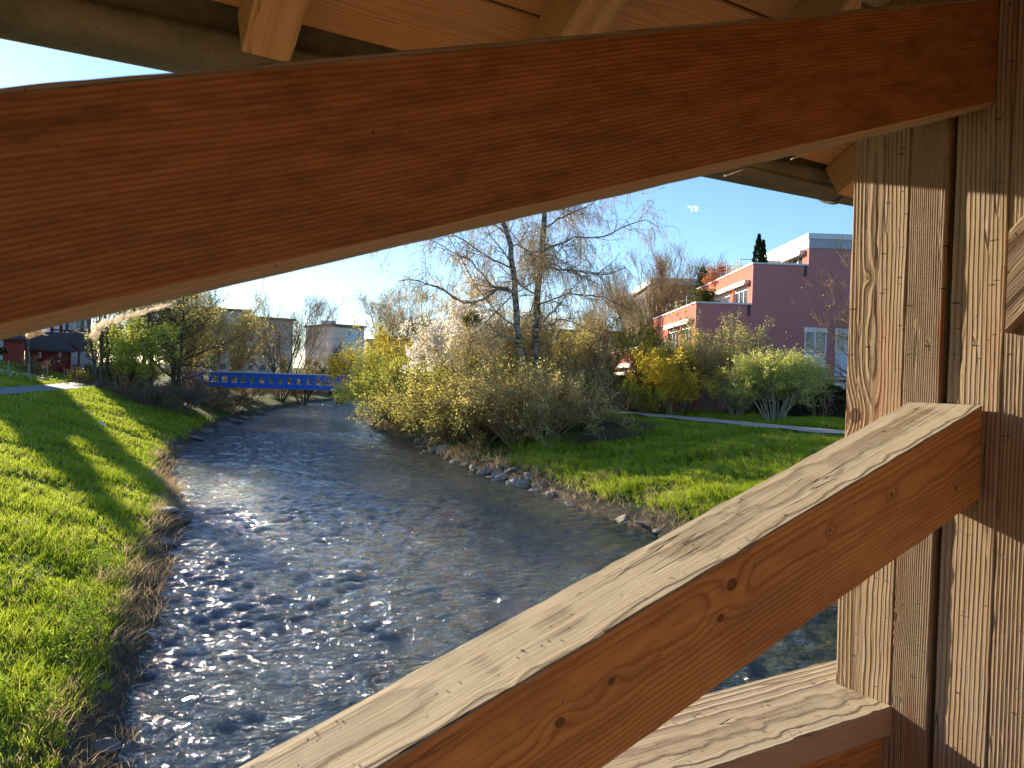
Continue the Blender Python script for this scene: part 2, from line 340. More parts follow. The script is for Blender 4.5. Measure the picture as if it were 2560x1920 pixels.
def ribbon(name, pl, w0, w1, z, mat, side):
    """strip along a polyline from offset w0 to w1 on the given side"""
    P = np.array(pl, float); seg = np.hypot(*np.diff(P, axis=0).T); s = np.concatenate([[0], np.cumsum(seg)]); ss = np.linspace(0, s[-1], int(s[-1] / 1.0))
    C = np.stack([np.interp(ss, s, P[:, 0]), np.interp(ss, s, P[:, 1])], 1)
    k = np.ones(7) / 7; Cp = np.pad(C, ((3, 3), (0, 0)), 'edge'); C = np.stack([np.convolve(Cp[:, i], k, 'valid') for i in (0, 1)], 1)
    T = np.gradient(C, axis=0); T /= np.hypot(*T.T)[:, None]; Nn = np.stack([-T[:, 1], T[:, 0]], 1) * side
    us = np.linspace(0, 1, 7); rows = []
    for j, q in enumerate(us):
        jit = (.10 * np.sin(ss * 1.7 + j) + .07 * np.sin(ss * 4.1)) * (1 if q in (0, 1) else 0)
        rows.append(C + Nn * ((w0 + (w1 - w0) * q) + jit)[:, None] if hasattr(jit, '__len__') else C + Nn * (w0 + (w1 - w0) * q))
    V = np.zeros((7, len(C), 3)); V[:, :, :2] = np.array(rows); V[:, :, 2] = height(V[:, :, 0], V[:, :, 1]) + z
    n = len(C); a = (np.arange(6)[:, None] * n + np.arange(n - 1)[None]).ravel()
    return tag(link(name, mesh_np(name, V.reshape(-1, 3), np.stack([a, a + 1, a + n + 1, a + n], 1), smooth=True), mat), kind='structure')
ribbon('path', PL, 0.1, 3.9, .035, mat_simple('asphalt_grey', (.20, .20, .205), .9, .5, 2.5, (.14, .14, .145), bumpd=.01), 1)
ribbon('gravel_path', PR, -.15, 2.35, .04, mat_simple('gravel_buff', (.50, .43, .34), .95, .6, 5, (.36, .30, .23), bumpd=.02), -1)

# ------------------------------------------------------------------ covered timber bridge (we stand in it); local x = along the truss, y = outwards, z = up from the deck
TH = radians(58.7); DZ = 1.55
bridge = empty('covered_bridge', 'covered timber bridge we look out of, with brown diagonal braces, weathered post and handrail', 'bridge', (0, 0, CAMH - DZ), radians(90) - TH)
WD_L, WD_D = (.40, .195, .075), (.17, .065, .022)
w_top = mat_wood('weathered_brace_top', (.48, .41, .285), (.17, .12, .07), (.33, .26, .17), .0056, (0, .10, -.34), .0035, .6, weather=.35, bumpd=.0018, stain=.45, rough=.85, spec=.12, crack=.9, stretch=(4, 40, 40), nick=.25)
w_up = mat_wood('stained_brace_wood', (.43, .195, .075), (.17, .068, .026), (.12, .046, .019), .0058, (0, -.10, .42), .010, .8, bumpd=.0003, stain=.7, rough=.6, spec=.25, crack=.25, stretch=(7, 30, 30))
w_under_lit = mat_wood('river_lit_underside_wood', (.46, .34, .22), (.30, .20, .115), (.24, .15, .08), .0058, (0, .10, -.34), .0035, .6, weather=.3, bumpd=.0008, stain=.3, rough=.8, spec=.15, crack=.4, stretch=(4, 40, 40))  # paleness painted in for light the river throws up under the brace
def KN(u_, z_, r_):                                             # knot on the lower brace's inner face, in that beam's own axes
    du, dz = u_ + .95, z_ + 1.108; c = 1 / sqrt(1 + .333 ** 2); return ((du + dz * .333) * c, 0, (dz - du * .333) * c, r_)
w_lo = mat_wood('oiled_brace_wood', (.62, .295, .090), (.29, .11, .032), (.19, .08, .03), .0075, (0, -.055, .13), .012, .9,
                knots=[KN(.942, -.325, .013), KN(.919, -.376, .009), KN(.70, -.437, .008), KN(.612, -.478, .009), KN(1.185, -.257, .005), KN(1.366, -.203, .006), KN(1.586, -.203, .007)],
                bumpd=.0003, stain=.55, rough=.55, spec=.25, crack=.5, stretch=(4, 20, 20))
def w_post(name, pith, knots=(), red=.6, nick=.8, light=(.42, .285, .155), sp=.0085, warp=.007, bd=.0026):
    return mat_wood(name, light, (.115, .06, .028), (.24, .14, .07), sp, pith, warp, .7, knots=knots, weather=.28, bumpd=bd, stain=.4, crack=.9, stretch=(4, 40, 40), rough=.8, spec=.15, nick=nick, red=red)
w_soff = mat_wood('soffit_wood', (.46, .30, .16), (.30, .16, .07), (.36, .21, .10), .006, (0, .09, -.10), .010, .9, bumpd=.0005, stain=.5, rough=.65, crack=.5, stretch=(3, 18, 18))
w_raf = mat_wood('rafter_wood', (.50, .36, .21), (.33, .19, .09), (.42, .28, .15), .008, (0, .05, -.14), .005, .9, bumpd=.0006, stain=.4, rough=.7, crack=.5, stretch=(3, 18, 18))

def beam(name, origin, ax, ay, L, wy, wz_, mats, parent=bridge, shear=0.0, jit=.0009, ch=.004, top_mi=None, seed=0, nseg=None, out_mi=None, low_mi=None):
    """timber with grain along local X; cross-section 0..wy, 0..wz, soft uneven arrises; end faces sheared so that they stand plumb"""
    ax = Vector(ax).normalized(); ay = Vector(ay).normalized(); az = ax.cross(ay).normalized()
    sec = [(ch, 0), (wy - ch, 0), (wy, ch), (wy, wz_ - ch), (wy - ch, wz_), (ch, wz_), (0, wz_ - ch), (0, ch)]
    ns = nseg or max(6, int(L / .018)); rg = np.random.RandomState(seed + 5); xs = np.linspace(0, L, ns)
    V = np.zeros((ns, 8, 3)); sm = np.array([.25, .5, .25])
    for k, (y, z) in enumerate(sec):
        j = rg.randn(ns, 2) * jit; j[:, 0] = np.convolve(j[:, 0], sm, 'same'); j[:, 1] = np.convolve(j[:, 1], sm, 'same')
        V[:, k, 0] = xs + z * shear; V[:, k, 1] = y + j[:, 0]; V[:, k, 2] = z + j[:, 1]
    i, k = np.meshgrid(np.arange(ns - 1), np.arange(8), indexing='ij'); i = i.ravel(); k = k.ravel()
    F4 = np.stack([i * 8 + k, i * 8 + (k + 1) % 8, (i + 1) * 8 + (k + 1) % 8, (i + 1) * 8 + k], 1)[:, ::-1]
    F8 = np.array([list(range(8)), list(range(ns * 8 - 1, ns * 8 - 9, -1))])
    mi = np.zeros(len(F4) + 2, int)
    if top_mi is not None: mi[:len(F4)][np.isin(k, (3, 4, 5) if out_mi is None else (3, 4))] = top_mi
    if low_mi is not None: mi[:len(F4)][np.isin(k, (7, 0, 1))] = low_mi
    if out_mi is not None: mi[:len(F4)][k == 2] = out_mi
    o = link(name, mesh_np(name, V.reshape(-1, 3), [F4, F8], mi), mats, parent)
    o.matrix_local = Matrix((( ax[0], ay[0], az[0], origin[0]), (ax[1], ay[1], az[1], origin[1]), (ax[2], ay[2], az[2], origin[2]), (0, 0, 0, 1)))
    return o
SL = .333; BX = Vector((1, 0, SL)).normalized(); LX = sqrt(1 + SL * SL); CB = 1 / LX; PU = 1.676
def zr(z): return z + DZ
u_start = -1.25
# upper brace: bottom line z = .036 + SL*u, 0.226 deep measured plumb
ub = beam('upper_brace', (u_start, .85, zr(.036 + SL * u_start)), BX, (0, 1, 0), (PU - u_start) * LX + .0, .163, .230 * CB, [w_up, w_under_lit, w_top], shear=SL, top_mi=2, low_mi=1, seed=1, jit=.0009, ch=.009)
# lower brace: top line z = -.592 + SL*u
lb = beam('lower_brace', (u_start + .3, .85, zr(-.592 - .2 + SL * (u_start + .3))), BX, (0, 1, 0), (PU - u_start - .3) * LX, .163, .2 * CB, [w_lo, w_top], shear=SL, top_mi=1, seed=2, jit=.0011, ch=.003)
# sawn ends stand plumb because the section is sheared by the brace's slope
ZX, NY = (0, 0, 1), (0, -1, 0)
def plank(name, n_hi, n_lo, z0, z1, u0, du, mat, seed, ch=.003):
    """upright timber: grain up, width from n_hi to n_lo, face on u = u0; depth runs away from us along the truss"""
    return beam(name, (u0, n_hi, zr(z0)), ZX, NY, z1 - z0, n_hi - n_lo, du, [mat], seed=seed, jit=.0005, ch=ch)
BZ = -1.55
pA = w_post('post_wood_rough', (0, .06, .035), [(1.476, .03, 0, .021), (1.81, .05, 0, .006)], red=.35, sp=.0075, warp=.011, bd=.003)
pB = w_post('post_wood_fine', (0, .26, .10), [(1.02, .002, 0, .012)], red=.8, sp=.0045)
pC = w_post('post_wood_wide', (0, -.03, .05), [], red=.2, sp=.0085, light=(.42, .29, .16))
pD = w_post('post_wood_inner', (0, .35, .06), [], red=.2, sp=.008, light=(.42, .29, .165), warp=.004)
plank('post', 1.173, 1.0290, BZ, 1.25, PU, .16, pA, 11)
plank('post', 1.0283, .942, BZ, 1.30, PU, .16, pB, 12)
plank('post', .930, .8190, BZ, 1.36, PU + .006, .16, pC, 13)
plank('post', .8180, .58, BZ, 1.5, PU + .007, .16, pD, 14)
# knee brace rising from the post towards the inside, its foot just inside the frame at the right
beam('knee_brace', (PU + .012, .8020, zr(.325)), (0, -.67, .742), (-1, 0, 0), .9, .034, .14, [pD], shear=-1.104, seed=21, jit=.0006)
# handrail (bottom chord board) and the boarding under it
beam('handrail', (-3.2, 1.022, zr(-.738 - .066)), (1, 0, 0), (0, 1, 0), 3.2 + PU + 1.4, .255, .066, [w_raf, w_top], top_mi=1, seed=22, jit=.001)
beam('parapet_board', (-3.2, 1.045, zr(-.738 - .066 - .19)), (1, 0, 0), (0, 1, 0), 3.2 + PU, .05, .186, [w_lo], seed=23)
beam('parapet_board', (-3.2, 1.047, zr(-.738 - .066 - .40)), (1, 0, 0), (0, 1, 0), 3.2 + PU, .05, .2, [w_lo], seed=24)
beam('parapet_board', (-3.2, 1.045, zr(-1.50)), (1, 0, 0), (0, 1, 0), 3.2 + PU, .05, .285, [w_lo], seed=25)
# roof: rafters, soffit boards, gutter.  underside of the rafters: z = .73 + (1.85 - n)*RS_
RSL = .577; RD = Vector((0, 1, -RSL)).normalized(); RLX = sqrt(1 + RSL * RSL)
for k in range(22):
    uu = .364 + .7305 * (k - 9)
    n_in = -.9                                                  # RD x (-1,0,0) points up
    beam('rafter', (uu + .112, n_in, zr(.73 + (1.85 - n_in) * RSL)), RD, (-1, 0, 0), (1.853 - n_in) * RLX, .112, .13, [w_raf], seed=30 + k, jit=.0006)
for k in range(16):                                             # boards run along the bridge, each .186 up the slope
    n0 = 1.905 - .186 * k; zc = .73 + (1.85 - n0) * RSL + .13 * RLX
    d = Vector((0, -1, RSL)).normalized()
    st = Vector((-7.3, n0, zr(zc))) + d * (.186 * RLX - .007)
    beam('soffit_board', st, (1, 0, 0), RD, 17.5, .186 * RLX - .007, .022, [w_soff], seed=60 + k, nseg=14, jit=.0003)
zinc = NT('weathered_zinc'); _c = zinc.coord(); _n = zinc.noise(_c, 9, 6, .65); _n2 = zinc.noise(_c, 60, 3, .6)
zc_ = zinc.mix(zinc.ramp(_n, [(.35, 0), (.65, 1)]), (.075, .088, .068), (.135, .15, .118)); zc_ = zinc.mix(zinc.ramp(_n2, [(.58, 0), (.72, .7)]), zc_, (.07, .05, .03))
m_zinc = zinc.principled(zc_, .62, zinc.bump(_n, .002), .25, .4)
def gutter_mesh():
    U = np.linspace(-7.3, 10.2, 90); K = 17; V = []; r0, r1 = .088, .083
    for uu in U:
        zc = .785 + .02 * uu
        for rr in (r0, r1):
            for k in range(K):
                a = pi + pi * k / (K - 1); V.append((uu, 2.0 + rr * cos(a), zr(zc + rr * sin(a))))
    F = []; n = len(U)
    for i in range(n - 1):
        for k in range(K - 1):
            a = i * 2 * K + k; b = a + 2 * K; F.append((a, b, b + 1, a + 1)); F.append((a + K, a + K + 1, b + K + 1, b + K))
        F.append((i * 2 * K, i * 2 * K + K, (i + 1) * 2 * K + K, (i + 1) * 2 * K)); a = i * 2 * K + K - 1; F.append((a, a + 2 * K, a + 3 * K, a + K))
    return V, F
V, Fq = gutter_mesh(); me = bpy.data.meshes.new('gutter'); me.from_pydata(V, [], Fq); me.polygons.foreach_set('use_smooth', [True] * len(Fq)); gut = link('gutter', me, m_zinc, bridge)
for uu in (-1.4, 2.72):
    b = MB()
    for k in range(16):
        a0 = pi + pi * k / 16; a1 = pi + pi * (k + 1) / 16; zc = .785 + .02 * uu
        def q(a, r, du): return (uu + du, 2.0 + r * cos(a), zr(zc + r * sin(a)))
        b.add([q(a0, .090, 0), q(a1, .090, 0), q(a1, .090, .03), q(a0, .090, .03), q(a0, .097, 0), q(a1, .097, 0), q(a1, .097, .03), q(a0, .097, .03)],
              [(0, 1, 2, 3), (4, 7, 6, 5), (0, 4, 5, 1), (3, 2, 6, 7)])
    b.build('gutter_bracket', [m_zinc], gut)
bf = MB(); bf.box((-7.3, 1.925, zr(.775)), (10.2, 1.94, zr(.90))); bf.build('flashing', [m_zinc], bridge)
# roof covering above the boards, both slopes, ridge at n = -.9; deck; far truss
b = MB(); zt = lambda n: zr(.73 + (1.85 - n) * RSL + .13 * RLX + .05)
UA, UB = -7.35, 10.25
for na, nb in ((1.99, -.9), (-3.79, -.9)):
    b.add([(UA, na, zt(1.99)), (UB, na, zt(1.99)), (UB, nb, zt(-.9)), (UA, nb, zt(-.9)), (UA, na, zt(1.99) + .05), (UB, na, zt(1.99) + .05), (UB, nb, zt(-.9) + .05), (UA, nb, zt(-.9) + .05)],
          [(0, 3, 2, 1), (4, 5, 6, 7), (0, 1, 5, 4), (1, 2, 6, 5), (2, 3, 7, 6), (3, 0, 4, 7)])
b.build('roof', [mat_simple('roof_underlay', (.22, .13, .07), .8, .5, 6)], bridge)
for k in range(58):
    x0 = -7.3 + k * .30; MB().box((x0, -3.0, -.06), (x0 + .293, 1.3, -.002)).build('deck_board', [w_raf], bridge)
MB().box((-7.3, 1.05, -.5), (10.2, 1.25, -.07)).build('edge_girder', [w_raf], bridge)
for uu in (-5.4, -1.9, 1.6, 5.1, 8.6):
    MB().box((uu, -3.0, 0), (uu + .16, -2.76, 2.35)).build('post', [w_raf], bridge, bevel=.005)
for uu in (-5.0, 5.0, 8.4):
    MB().box((uu, .942, 0), (uu + .16, 1.173, 2.4)).build('post', [w_raf], bridge, bevel=.005)
MB().box((-7.3, -3.0, .98), (10.2, -2.75, 1.06)).build('handrail', [w_raf], bridge, bevel=.004)
MB().box((-7.3, -2.9, .0), (10.2, -2.86, .98)).build('parapet_board', [w_lo], bridge)
MB().box((-7.3, -2.97, 2.05), (10.2, -2.78, 2.55)).build('wall_plate', [w_raf], bridge)
for uu in (-6.0, -2.5, 1.0, 4.5, 8.0):
    beam('brace', (uu, -2.95, 1.06), (1, 0, .33), (0, 1, 0), 3.0, .16, .22, [w_up])
MB().box((-7.3, .92, zr(.88)), (PU - .05, 1.10, zr(1.06))).build('wall_plate', [w_raf], bridge, bevel=.006)
MB().box((-1.55, .942, 0), (-1.39, 1.173, 2.4)).build('post', [w_raf], bridge, bevel=.005)
for uu in (PU + .3, PU + 3.6): 
    beam('brace', (uu, .85, .5), (1, 0, .333), (0, 1, 0), 3.2, .163, .21, [w_up]); beam('brace', (uu, .85, 1.3), (1, 0, .333), (0, 1, 0), 3.2, .163, .21, [w_up])
beam('handrail', (PU + 1.5, 1.022, zr(-.738 - .066)), (1, 0, 0), (0, 1, 0), 6.9, .255, .066, [w_raf])
MB().box((PU + .2, 1.045, 0), (10.2, 1.095, zr(-.81))).build('parapet_board', [w_lo], bridge)

# cobwebs caught on the underside of the upper brace, glowing in the low sun
rc = np.random.RandomState(5)
t = NT('cobweb_silk'); d_ = t.n('ShaderNodeBsdfDiffuse'); d_.inputs[0].default_value = (.95, .92, .86, 1); tr_ = t.n('ShaderNodeBsdfTranslucent'); tr_.inputs[0].default_value = (.98, .95, .88, 1)
m_ = t.n('ShaderNodeMixShader'); m_.inputs[0].default_value = .55; t.t.links.new(d_.outputs[0], m_.inputs[1]); t.t.links.new(tr_.outputs[0], m_.inputs[2]); t.t.links.new(m_.outputs[0], t.out.inputs[0]); m_silk = t.m
def cobweb(name, label, pts, rad, cat='cobweb', group=None):
    """pts in (u, n, z rel. to the eye): a lumpy matted strand plus loose fibres"""
    b = MB(); P = [Vector((p[0], p[1], zr(p[2]))) for p in pts]; K = 8; S = 40; rings = []
    for i in range(S):
        f = i / (S - 1) * (len(P) - 1); j = min(int(f), len(P) - 2); c = P[j].lerp(P[j + 1], f - j); r = rad * (.45 + .8 * abs(sin(i * .9) * cos(i * .37)) + .35 * rc.rand()) * (1.55 - .9 * i / S) * (1 if 0 < i < S - 1 else .2)
        rings.append([(c.x + r * cos(2 * pi * k / K) * rc.uniform(.7, 1.2), c.y + r * .8 * sin(2 * pi * k / K), c.z + r * sin(2 * pi * k / K + .6) * rc.uniform(.6, 1.25)) for k in range(K)])
    vs = [v for rg_ in rings for v in rg_]; fs = [(i * K + k, i * K + (k + 1) % K, (i + 1) * K + (k + 1) % K, (i + 1) * K + k) for i in range(S - 1) for k in range(K)]
    b.add(vs, fs)
    for i in range(60):
        f = rc.rand() * (len(P) - 1); j = min(int(f), len(P) - 2); c = P[j].lerp(P[j + 1], f - j); e = c + Vector((rc.randn() * .008, rc.randn() * .006, abs(rc.randn()) * .01 - .004)) * (rad / .004)
        b.bar(c, e, rad * .05, 3)
    M = bridge_m
    o = b.build(name, [m_silk], smooth=True); o.matrix_world = M
    return tag(o, label, cat, group)
bridge_m = Matrix.Translation((0, 0, CAMH - DZ)) @ Matrix.Rotation(radians(90) - TH, 4, 'Z')
cobweb('cobweb', 'long matted cream cobweb hanging under the upper brace at the left', [(.0423, 1.016, .0275), (.050, 1.018, .0420), (.068, 1.018, .0505), (.088, 1.018, .0580), (.107, 1.016, .0655), (.125, 1.014, .0725)], .0038)
cobweb('cobweb', 'tiny oval cream cobweb clot under the upper brace near the left edge', [(-.020, 1.016, .0275), (-.009, 1.016, .0300)], .0030)
for k, (uu, zz) in enumerate([(.83, .306), (1.02, .368), (1.2, .43)]):
    cobweb('cobweb', 'fine dusty cobweb threads under the upper brace, ' + ['above the birch crown', 'against the blue sky beside the gutter', 'in front of the zinc gutter'][k],
           [(uu, .97, zz), (uu + .03, 1.0, zz + .008), (uu + .06, .98, zz + .022)], .0006)

# ------------------------------------------------------------------ vegetation
def nrm(a): return a / (np.linalg.norm(a, axis=-1, keepdims=True) + 1e-9)
def tubes(P, R, k):
    """P (N,S,3), R (N,S) -> verts, quads"""
    N, S = R.shape; T = nrm(np.gradient(P, axis=1)); ref = np.where(np.abs(T[..., 2:3]) > .9, np.array([1.0, 0, 0]), np.array([0, 0, 1.0]))
    A = nrm(np.cross(T, ref)); B = np.cross(T, A); an = np.arange(k) * 2 * pi / k
    V = P[:, :, None, :] + R[:, :, None, None] * (A[:, :, None, :] * np.cos(an)[None, None, :, None] + B[:, :, None, :] * np.sin(an)[None, None, :, None])
    i = (np.arange(N)[:, None, None] * S + np.arange(S - 1)[None, :, None]) * k; j = np.arange(k)[None, None, :]; a = i + j; b = i + (j + 1) % k
    return V.reshape(-1, 3), np.stack([a.ravel(), b.ravel(), (b + k).ravel(), (a + k).ravel()], 1)
def join(parts):
    V = []; F = []; o = 0
    for v, f in parts: V.append(v); F.append(f + o); o += len(v)
    return np.concatenate(V), np.concatenate(F)
def kids(rg, P, R, n, L, ang=45, asd=12, t0=.2, t1=1, steps=5, wander=.15, up=.0, rr=.6, rend=.006, lt=.5, flat=0):
    N, S = R.shape; t = rg.uniform(t0, t1, (N, n)) * (S - 1); i = np.clip(np.floor(t).astype(int), 0, S - 2); f = (t - i)[..., None]; r_ = np.arange(N)[:, None]
    pos = P[r_, i] * (1 - f) + P[r_, i + 1] * f; tn = nrm(P[r_, i + 1] - P[r_, i]); r0 = R[r_, i] * (1 - f[..., 0]) + R[r_, i + 1] * f[..., 0]
    v = rg.randn(N, n, 3); v[..., 2] *= (1 - flat); v -= (v * tn).sum(-1, keepdims=True) * tn; v = nrm(v); a = np.radians(ang + rg.randn(N, n) * asd)[..., None]
    d = (tn * np.cos(a) + v * np.sin(a)).reshape(-1, 3); ln_ = (L * (1 - lt * t / (S - 1)) * rg.uniform(.65, 1.35, (N, n))).reshape(-1, 1)
    M = N * n; Q = np.zeros((M, steps + 1, 3)); Q[:, 0] = pos.reshape(-1, 3)
    for s in range(steps):
        d = nrm(d + rg.randn(M, 3) * wander + np.array([0, 0, up])); Q[:, s + 1] = Q[:, s] + d * ln_ / steps
    rs = np.maximum((r0 * rr).reshape(-1, 1), rend); tt = np.linspace(0, 1, steps + 1)[None]
    return Q, rs * (1 - tt) + rend * .75 * tt
def leaves(rg, P, n, size, jit=.08, t0=.2, droop=0, asp=.5, ssd=.3):
    N, S = P.shape[:2]; a = rg.randint(0, N, n); t = rg.uniform(t0, 1, n) * (S - 1); i = np.clip(t.astype(int), 0, S - 2); f = (t - i)[:, None]
    p = P[a, i] * (1 - f) + P[a, i + 1] * f + rg.randn(n, 3) * jit; u_ = rg.randn(n, 3); u_[:, 2] -= droop; u_ = nrm(u_); v_ = nrm(np.cross(u_, rg.randn(n, 3)))
    s = size * np.clip(1 + rg.randn(n, 1) * ssd, .4, 2); V = np.stack([p - u_ * s * .5, p + v_ * s * asp * .5, p + u_ * s * .5, p - v_ * s * asp * .5], 1).reshape(-1, 3)
    return V, np.arange(n * 4).reshape(-1, 4)
def rootize(x, y, sink=.15): return Vector((x, y, hz(x, y) - sink))
def plant(name, label, cat, base, trunkparts, crownparts, leafparts, m_tr, m_tw, m_lf, group=None, leafname='foliage'):
    """Empty at the base > trunk, branches, foliage (vertex positions relative to the base)"""
    e = empty(name, label, cat, base, 0, group); B = np.array(base)
    for nm, parts, mt in (('trunk', trunkparts, m_tr), ('branches', crownparts, m_tw), (leafname, leafparts, m_lf)):
        if parts:
            V, F = join(parts); link(nm, mesh_np(nm, V - B, F, smooth=(nm != leafname)), mt, e)
    return e
def stems(rg, base, n, H, spread, r, steps=7, lean=(0, 0), arch=.0, wander=.07, r_end=.02, basew=.3):
    a = rg.uniform(0, 2 * pi, n); k = rg.uniform(.15, 1, n) ** .7
    d = np.stack([np.cos(a) * k * spread + lean[0], np.sin(a) * k * spread + lean[1], np.ones(n)], 1); d = nrm(d)
    P = np.zeros((n, steps + 1, 3)); P[:, 0] = np.array(base) + np.stack([np.cos(a) * basew * k, np.sin(a) * basew * k, 0 * a], 1); L = H * rg.uniform(.75, 1.1, n)[:, None]
    out = np.stack([np.cos(a), np.sin(a), 0 * a], 1)
    for s in range(steps):
        d = nrm(d + rg.randn(n, 3) * wander + out * arch * s / steps - np.array([0, 0, arch * .9]) * s / steps); P[:, s + 1] = P[:, s] + d * L / steps
    R = r * rg.uniform(.6, 1.1, (n, 1)) * np.linspace(1, 0, steps + 1)[None] + r_end
    return P, R

bk_dark = mat_bark('bark_dark', (.045, .035, .026), (.13, .105, .08)); bk_grey = mat_bark('bark_grey', (.10, .085, .07), (.22, .19, .155))
bk_twig = mat_bark('twig_brown', (.19, .115, .055), (.38, .26, .14)); bk_tan = mat_bark('twig_tan', (.30, .19, .095), (.48, .34, .19)); bk_pale = mat_bark('stem_pale', (.22, .19, .13), (.38, .34, .25))
tb = NT('birch_bark'); _c = tb.coord(); _n = tb.noise(tb.vmath('MULTIPLY', _c, (1.2, 1.2, 3.5)), 1.5, 5, .7)
m_birch = tb.principled(tb.mix(tb.ramp(_n, [(.44, 0), (.54, 1)]), (.07, .055, .045), (.34, .31, .26)), .8, tb.bump(_n, .02), spec=.2)
LF = dict(
    yellowgreen=mat_leaf('leaf_yellow_green', (.30, .34, .05), (.50, .50, .08), (.62, .58, .14), .5),
    olive=mat_leaf('leaf_olive', (.36, .34, .08), (.60, .54, .13), (.74, .66, .20), .62),
    fresh=mat_leaf('leaf_fresh', (.32, .38, .045), (.54, .56, .09), (.70, .68, .18), .55),
    gold=mat_leaf('leaf_gold', (.34, .30, .03), (.52, .42, .05), (.62, .50, .07), .5),
    willow=mat_leaf('leaf_willow', (.50, .54, .09), (.68, .68, .16), (.78, .76, .26), .55),
    forsythia=mat_leaf('forsythia_bloom', (.74, .54, .03), (.90, .68, .05), (.95, .80, .14), .6),
    blossom=mat_leaf('white_blossom', (.66, .57, .44), (.86, .79, .66), (.95, .91, .82), .5),
    rust=mat_leaf('leaf_rust', (.42, .14, .06), (.55, .25, .12), (.60, .36, .2), .4),
    dark=mat_leaf('leaf_dark', (.018, .03, .010), (.04, .065, .018), (.08, .10, .03), .25),
    hedge=mat_leaf('leaf_hedge', (.05, .06, .015), (.12, .13, .03), (.22, .22, .05), .35),
    ever=mat_leaf('leaf_evergreen', (.015, .03, .012), (.035, .06, .018), (.09, .075, .02), .2),
    bud=mat_leaf('bud_brown', (.44, .34, .12), (.62, .52, .16), (.74, .66, .24), .62),
    deadleaf=mat_leaf('dead_leaf', (.14, .09, .05), (.24, .16, .09), (.34, .25, .15), .3),
    birch=mat_leaf('birch_catkin', (.40, .32, .16), (.56, .50, .26), (.68, .62, .40), .5))

def shrub(seed, name, label, x, y, H, spread, nst, lf, nleaf, lsize, r=.03, arch=.25, m_st=None, k1=9, k2=6, l1=.35, l2=.16, lean=(0, 0), group=None, cat='shrub', z=None, leafname='foliage',
          jit=.10, up=.12, rend=.008, t0=.2, lt0=.15, basew=.35, wander=.08, rt=.007):
    rg = np.random.RandomState(seed); base = rootize(x, y) if z is None else Vector((x, y, z))
    P, R = stems(rg, base, nst, H, spread, r, arch=arch, lean=lean, r_end=rend, basew=basew, wander=wander)
    P1, R1 = kids(rg, P, R, k1, H * l1, 38, 12, t0, 1, 5, .16, up, .6, rt * 1.3); P2, R2_ = kids(rg, P1, R1, k2, H * l2, 42, 14, .15, 1, 4, .2, up * .7, .6, rt)
    lv = []
    if nleaf: lv = [leaves(rg, np.concatenate([P2, P2, P1[:, :5]] if False else [P2]), nleaf, lsize, jit, lt0)]
    return plant(name, label, cat, base, [tubes(P, R, 5)], [tubes(P1, R1, 3), tubes(P2, R2_, 3)], lv, m_st or bk_twig, m_st or bk_twig, LF[lf], group, leafname)

def bare_tree(seed, name, label, x, y, H, nst, spread, k=(12, 8, 6), ang=(32, 34, 36), lf='bud', nleaf=3000, lsize=.09, r=.12, m_t=None, m_tw=None, up=.10, arch=-.12, l=(.42, .22, .11), group=None, z=None,
              wander=.10, rt=.009, lean=(0, 0), steps=8, t0=.22, cat='tree', leafname='foliage', basew=.4, jit=.06):
    rg = np.random.RandomState(seed); base = rootize(x, y) if z is None else Vector((x, y, z))
    P, R = stems(rg, base, nst, H, spread, r, steps, lean, arch, .06, .02, basew)
    P1, R1 = kids(rg, P, R, k[0], H * l[0], ang[0], 9, t0, 1, 6, wander, up, .55, rt * 1.8, .6); P2, R2_ = kids(rg, P1, R1, k[1], H * l[1], ang[1], 11, .15, 1, 5, wander, up, .6, rt * 1.15, .4)
    P3, R3 = kids(rg, P2, R2_, k[2], H * l[2], ang[2], 12, .15, 1, 4, wander * 1.2, up, .6, rt, .3)
    lv = [leaves(rg, P3, nleaf, lsize, jit, .1)] if nleaf else []
    return plant(name, label, cat, base, [tubes(P, R, 6), tubes(P1, R1, 4)], [tubes(P2, R2_, 3), tubes(P3, R3, 3)], lv, m_t or bk_dark, m_tw or bk_twig, LF[lf], group, leafname)

def place(px, Y): p = aty(px, 900, Y); return float(p[0]), Y
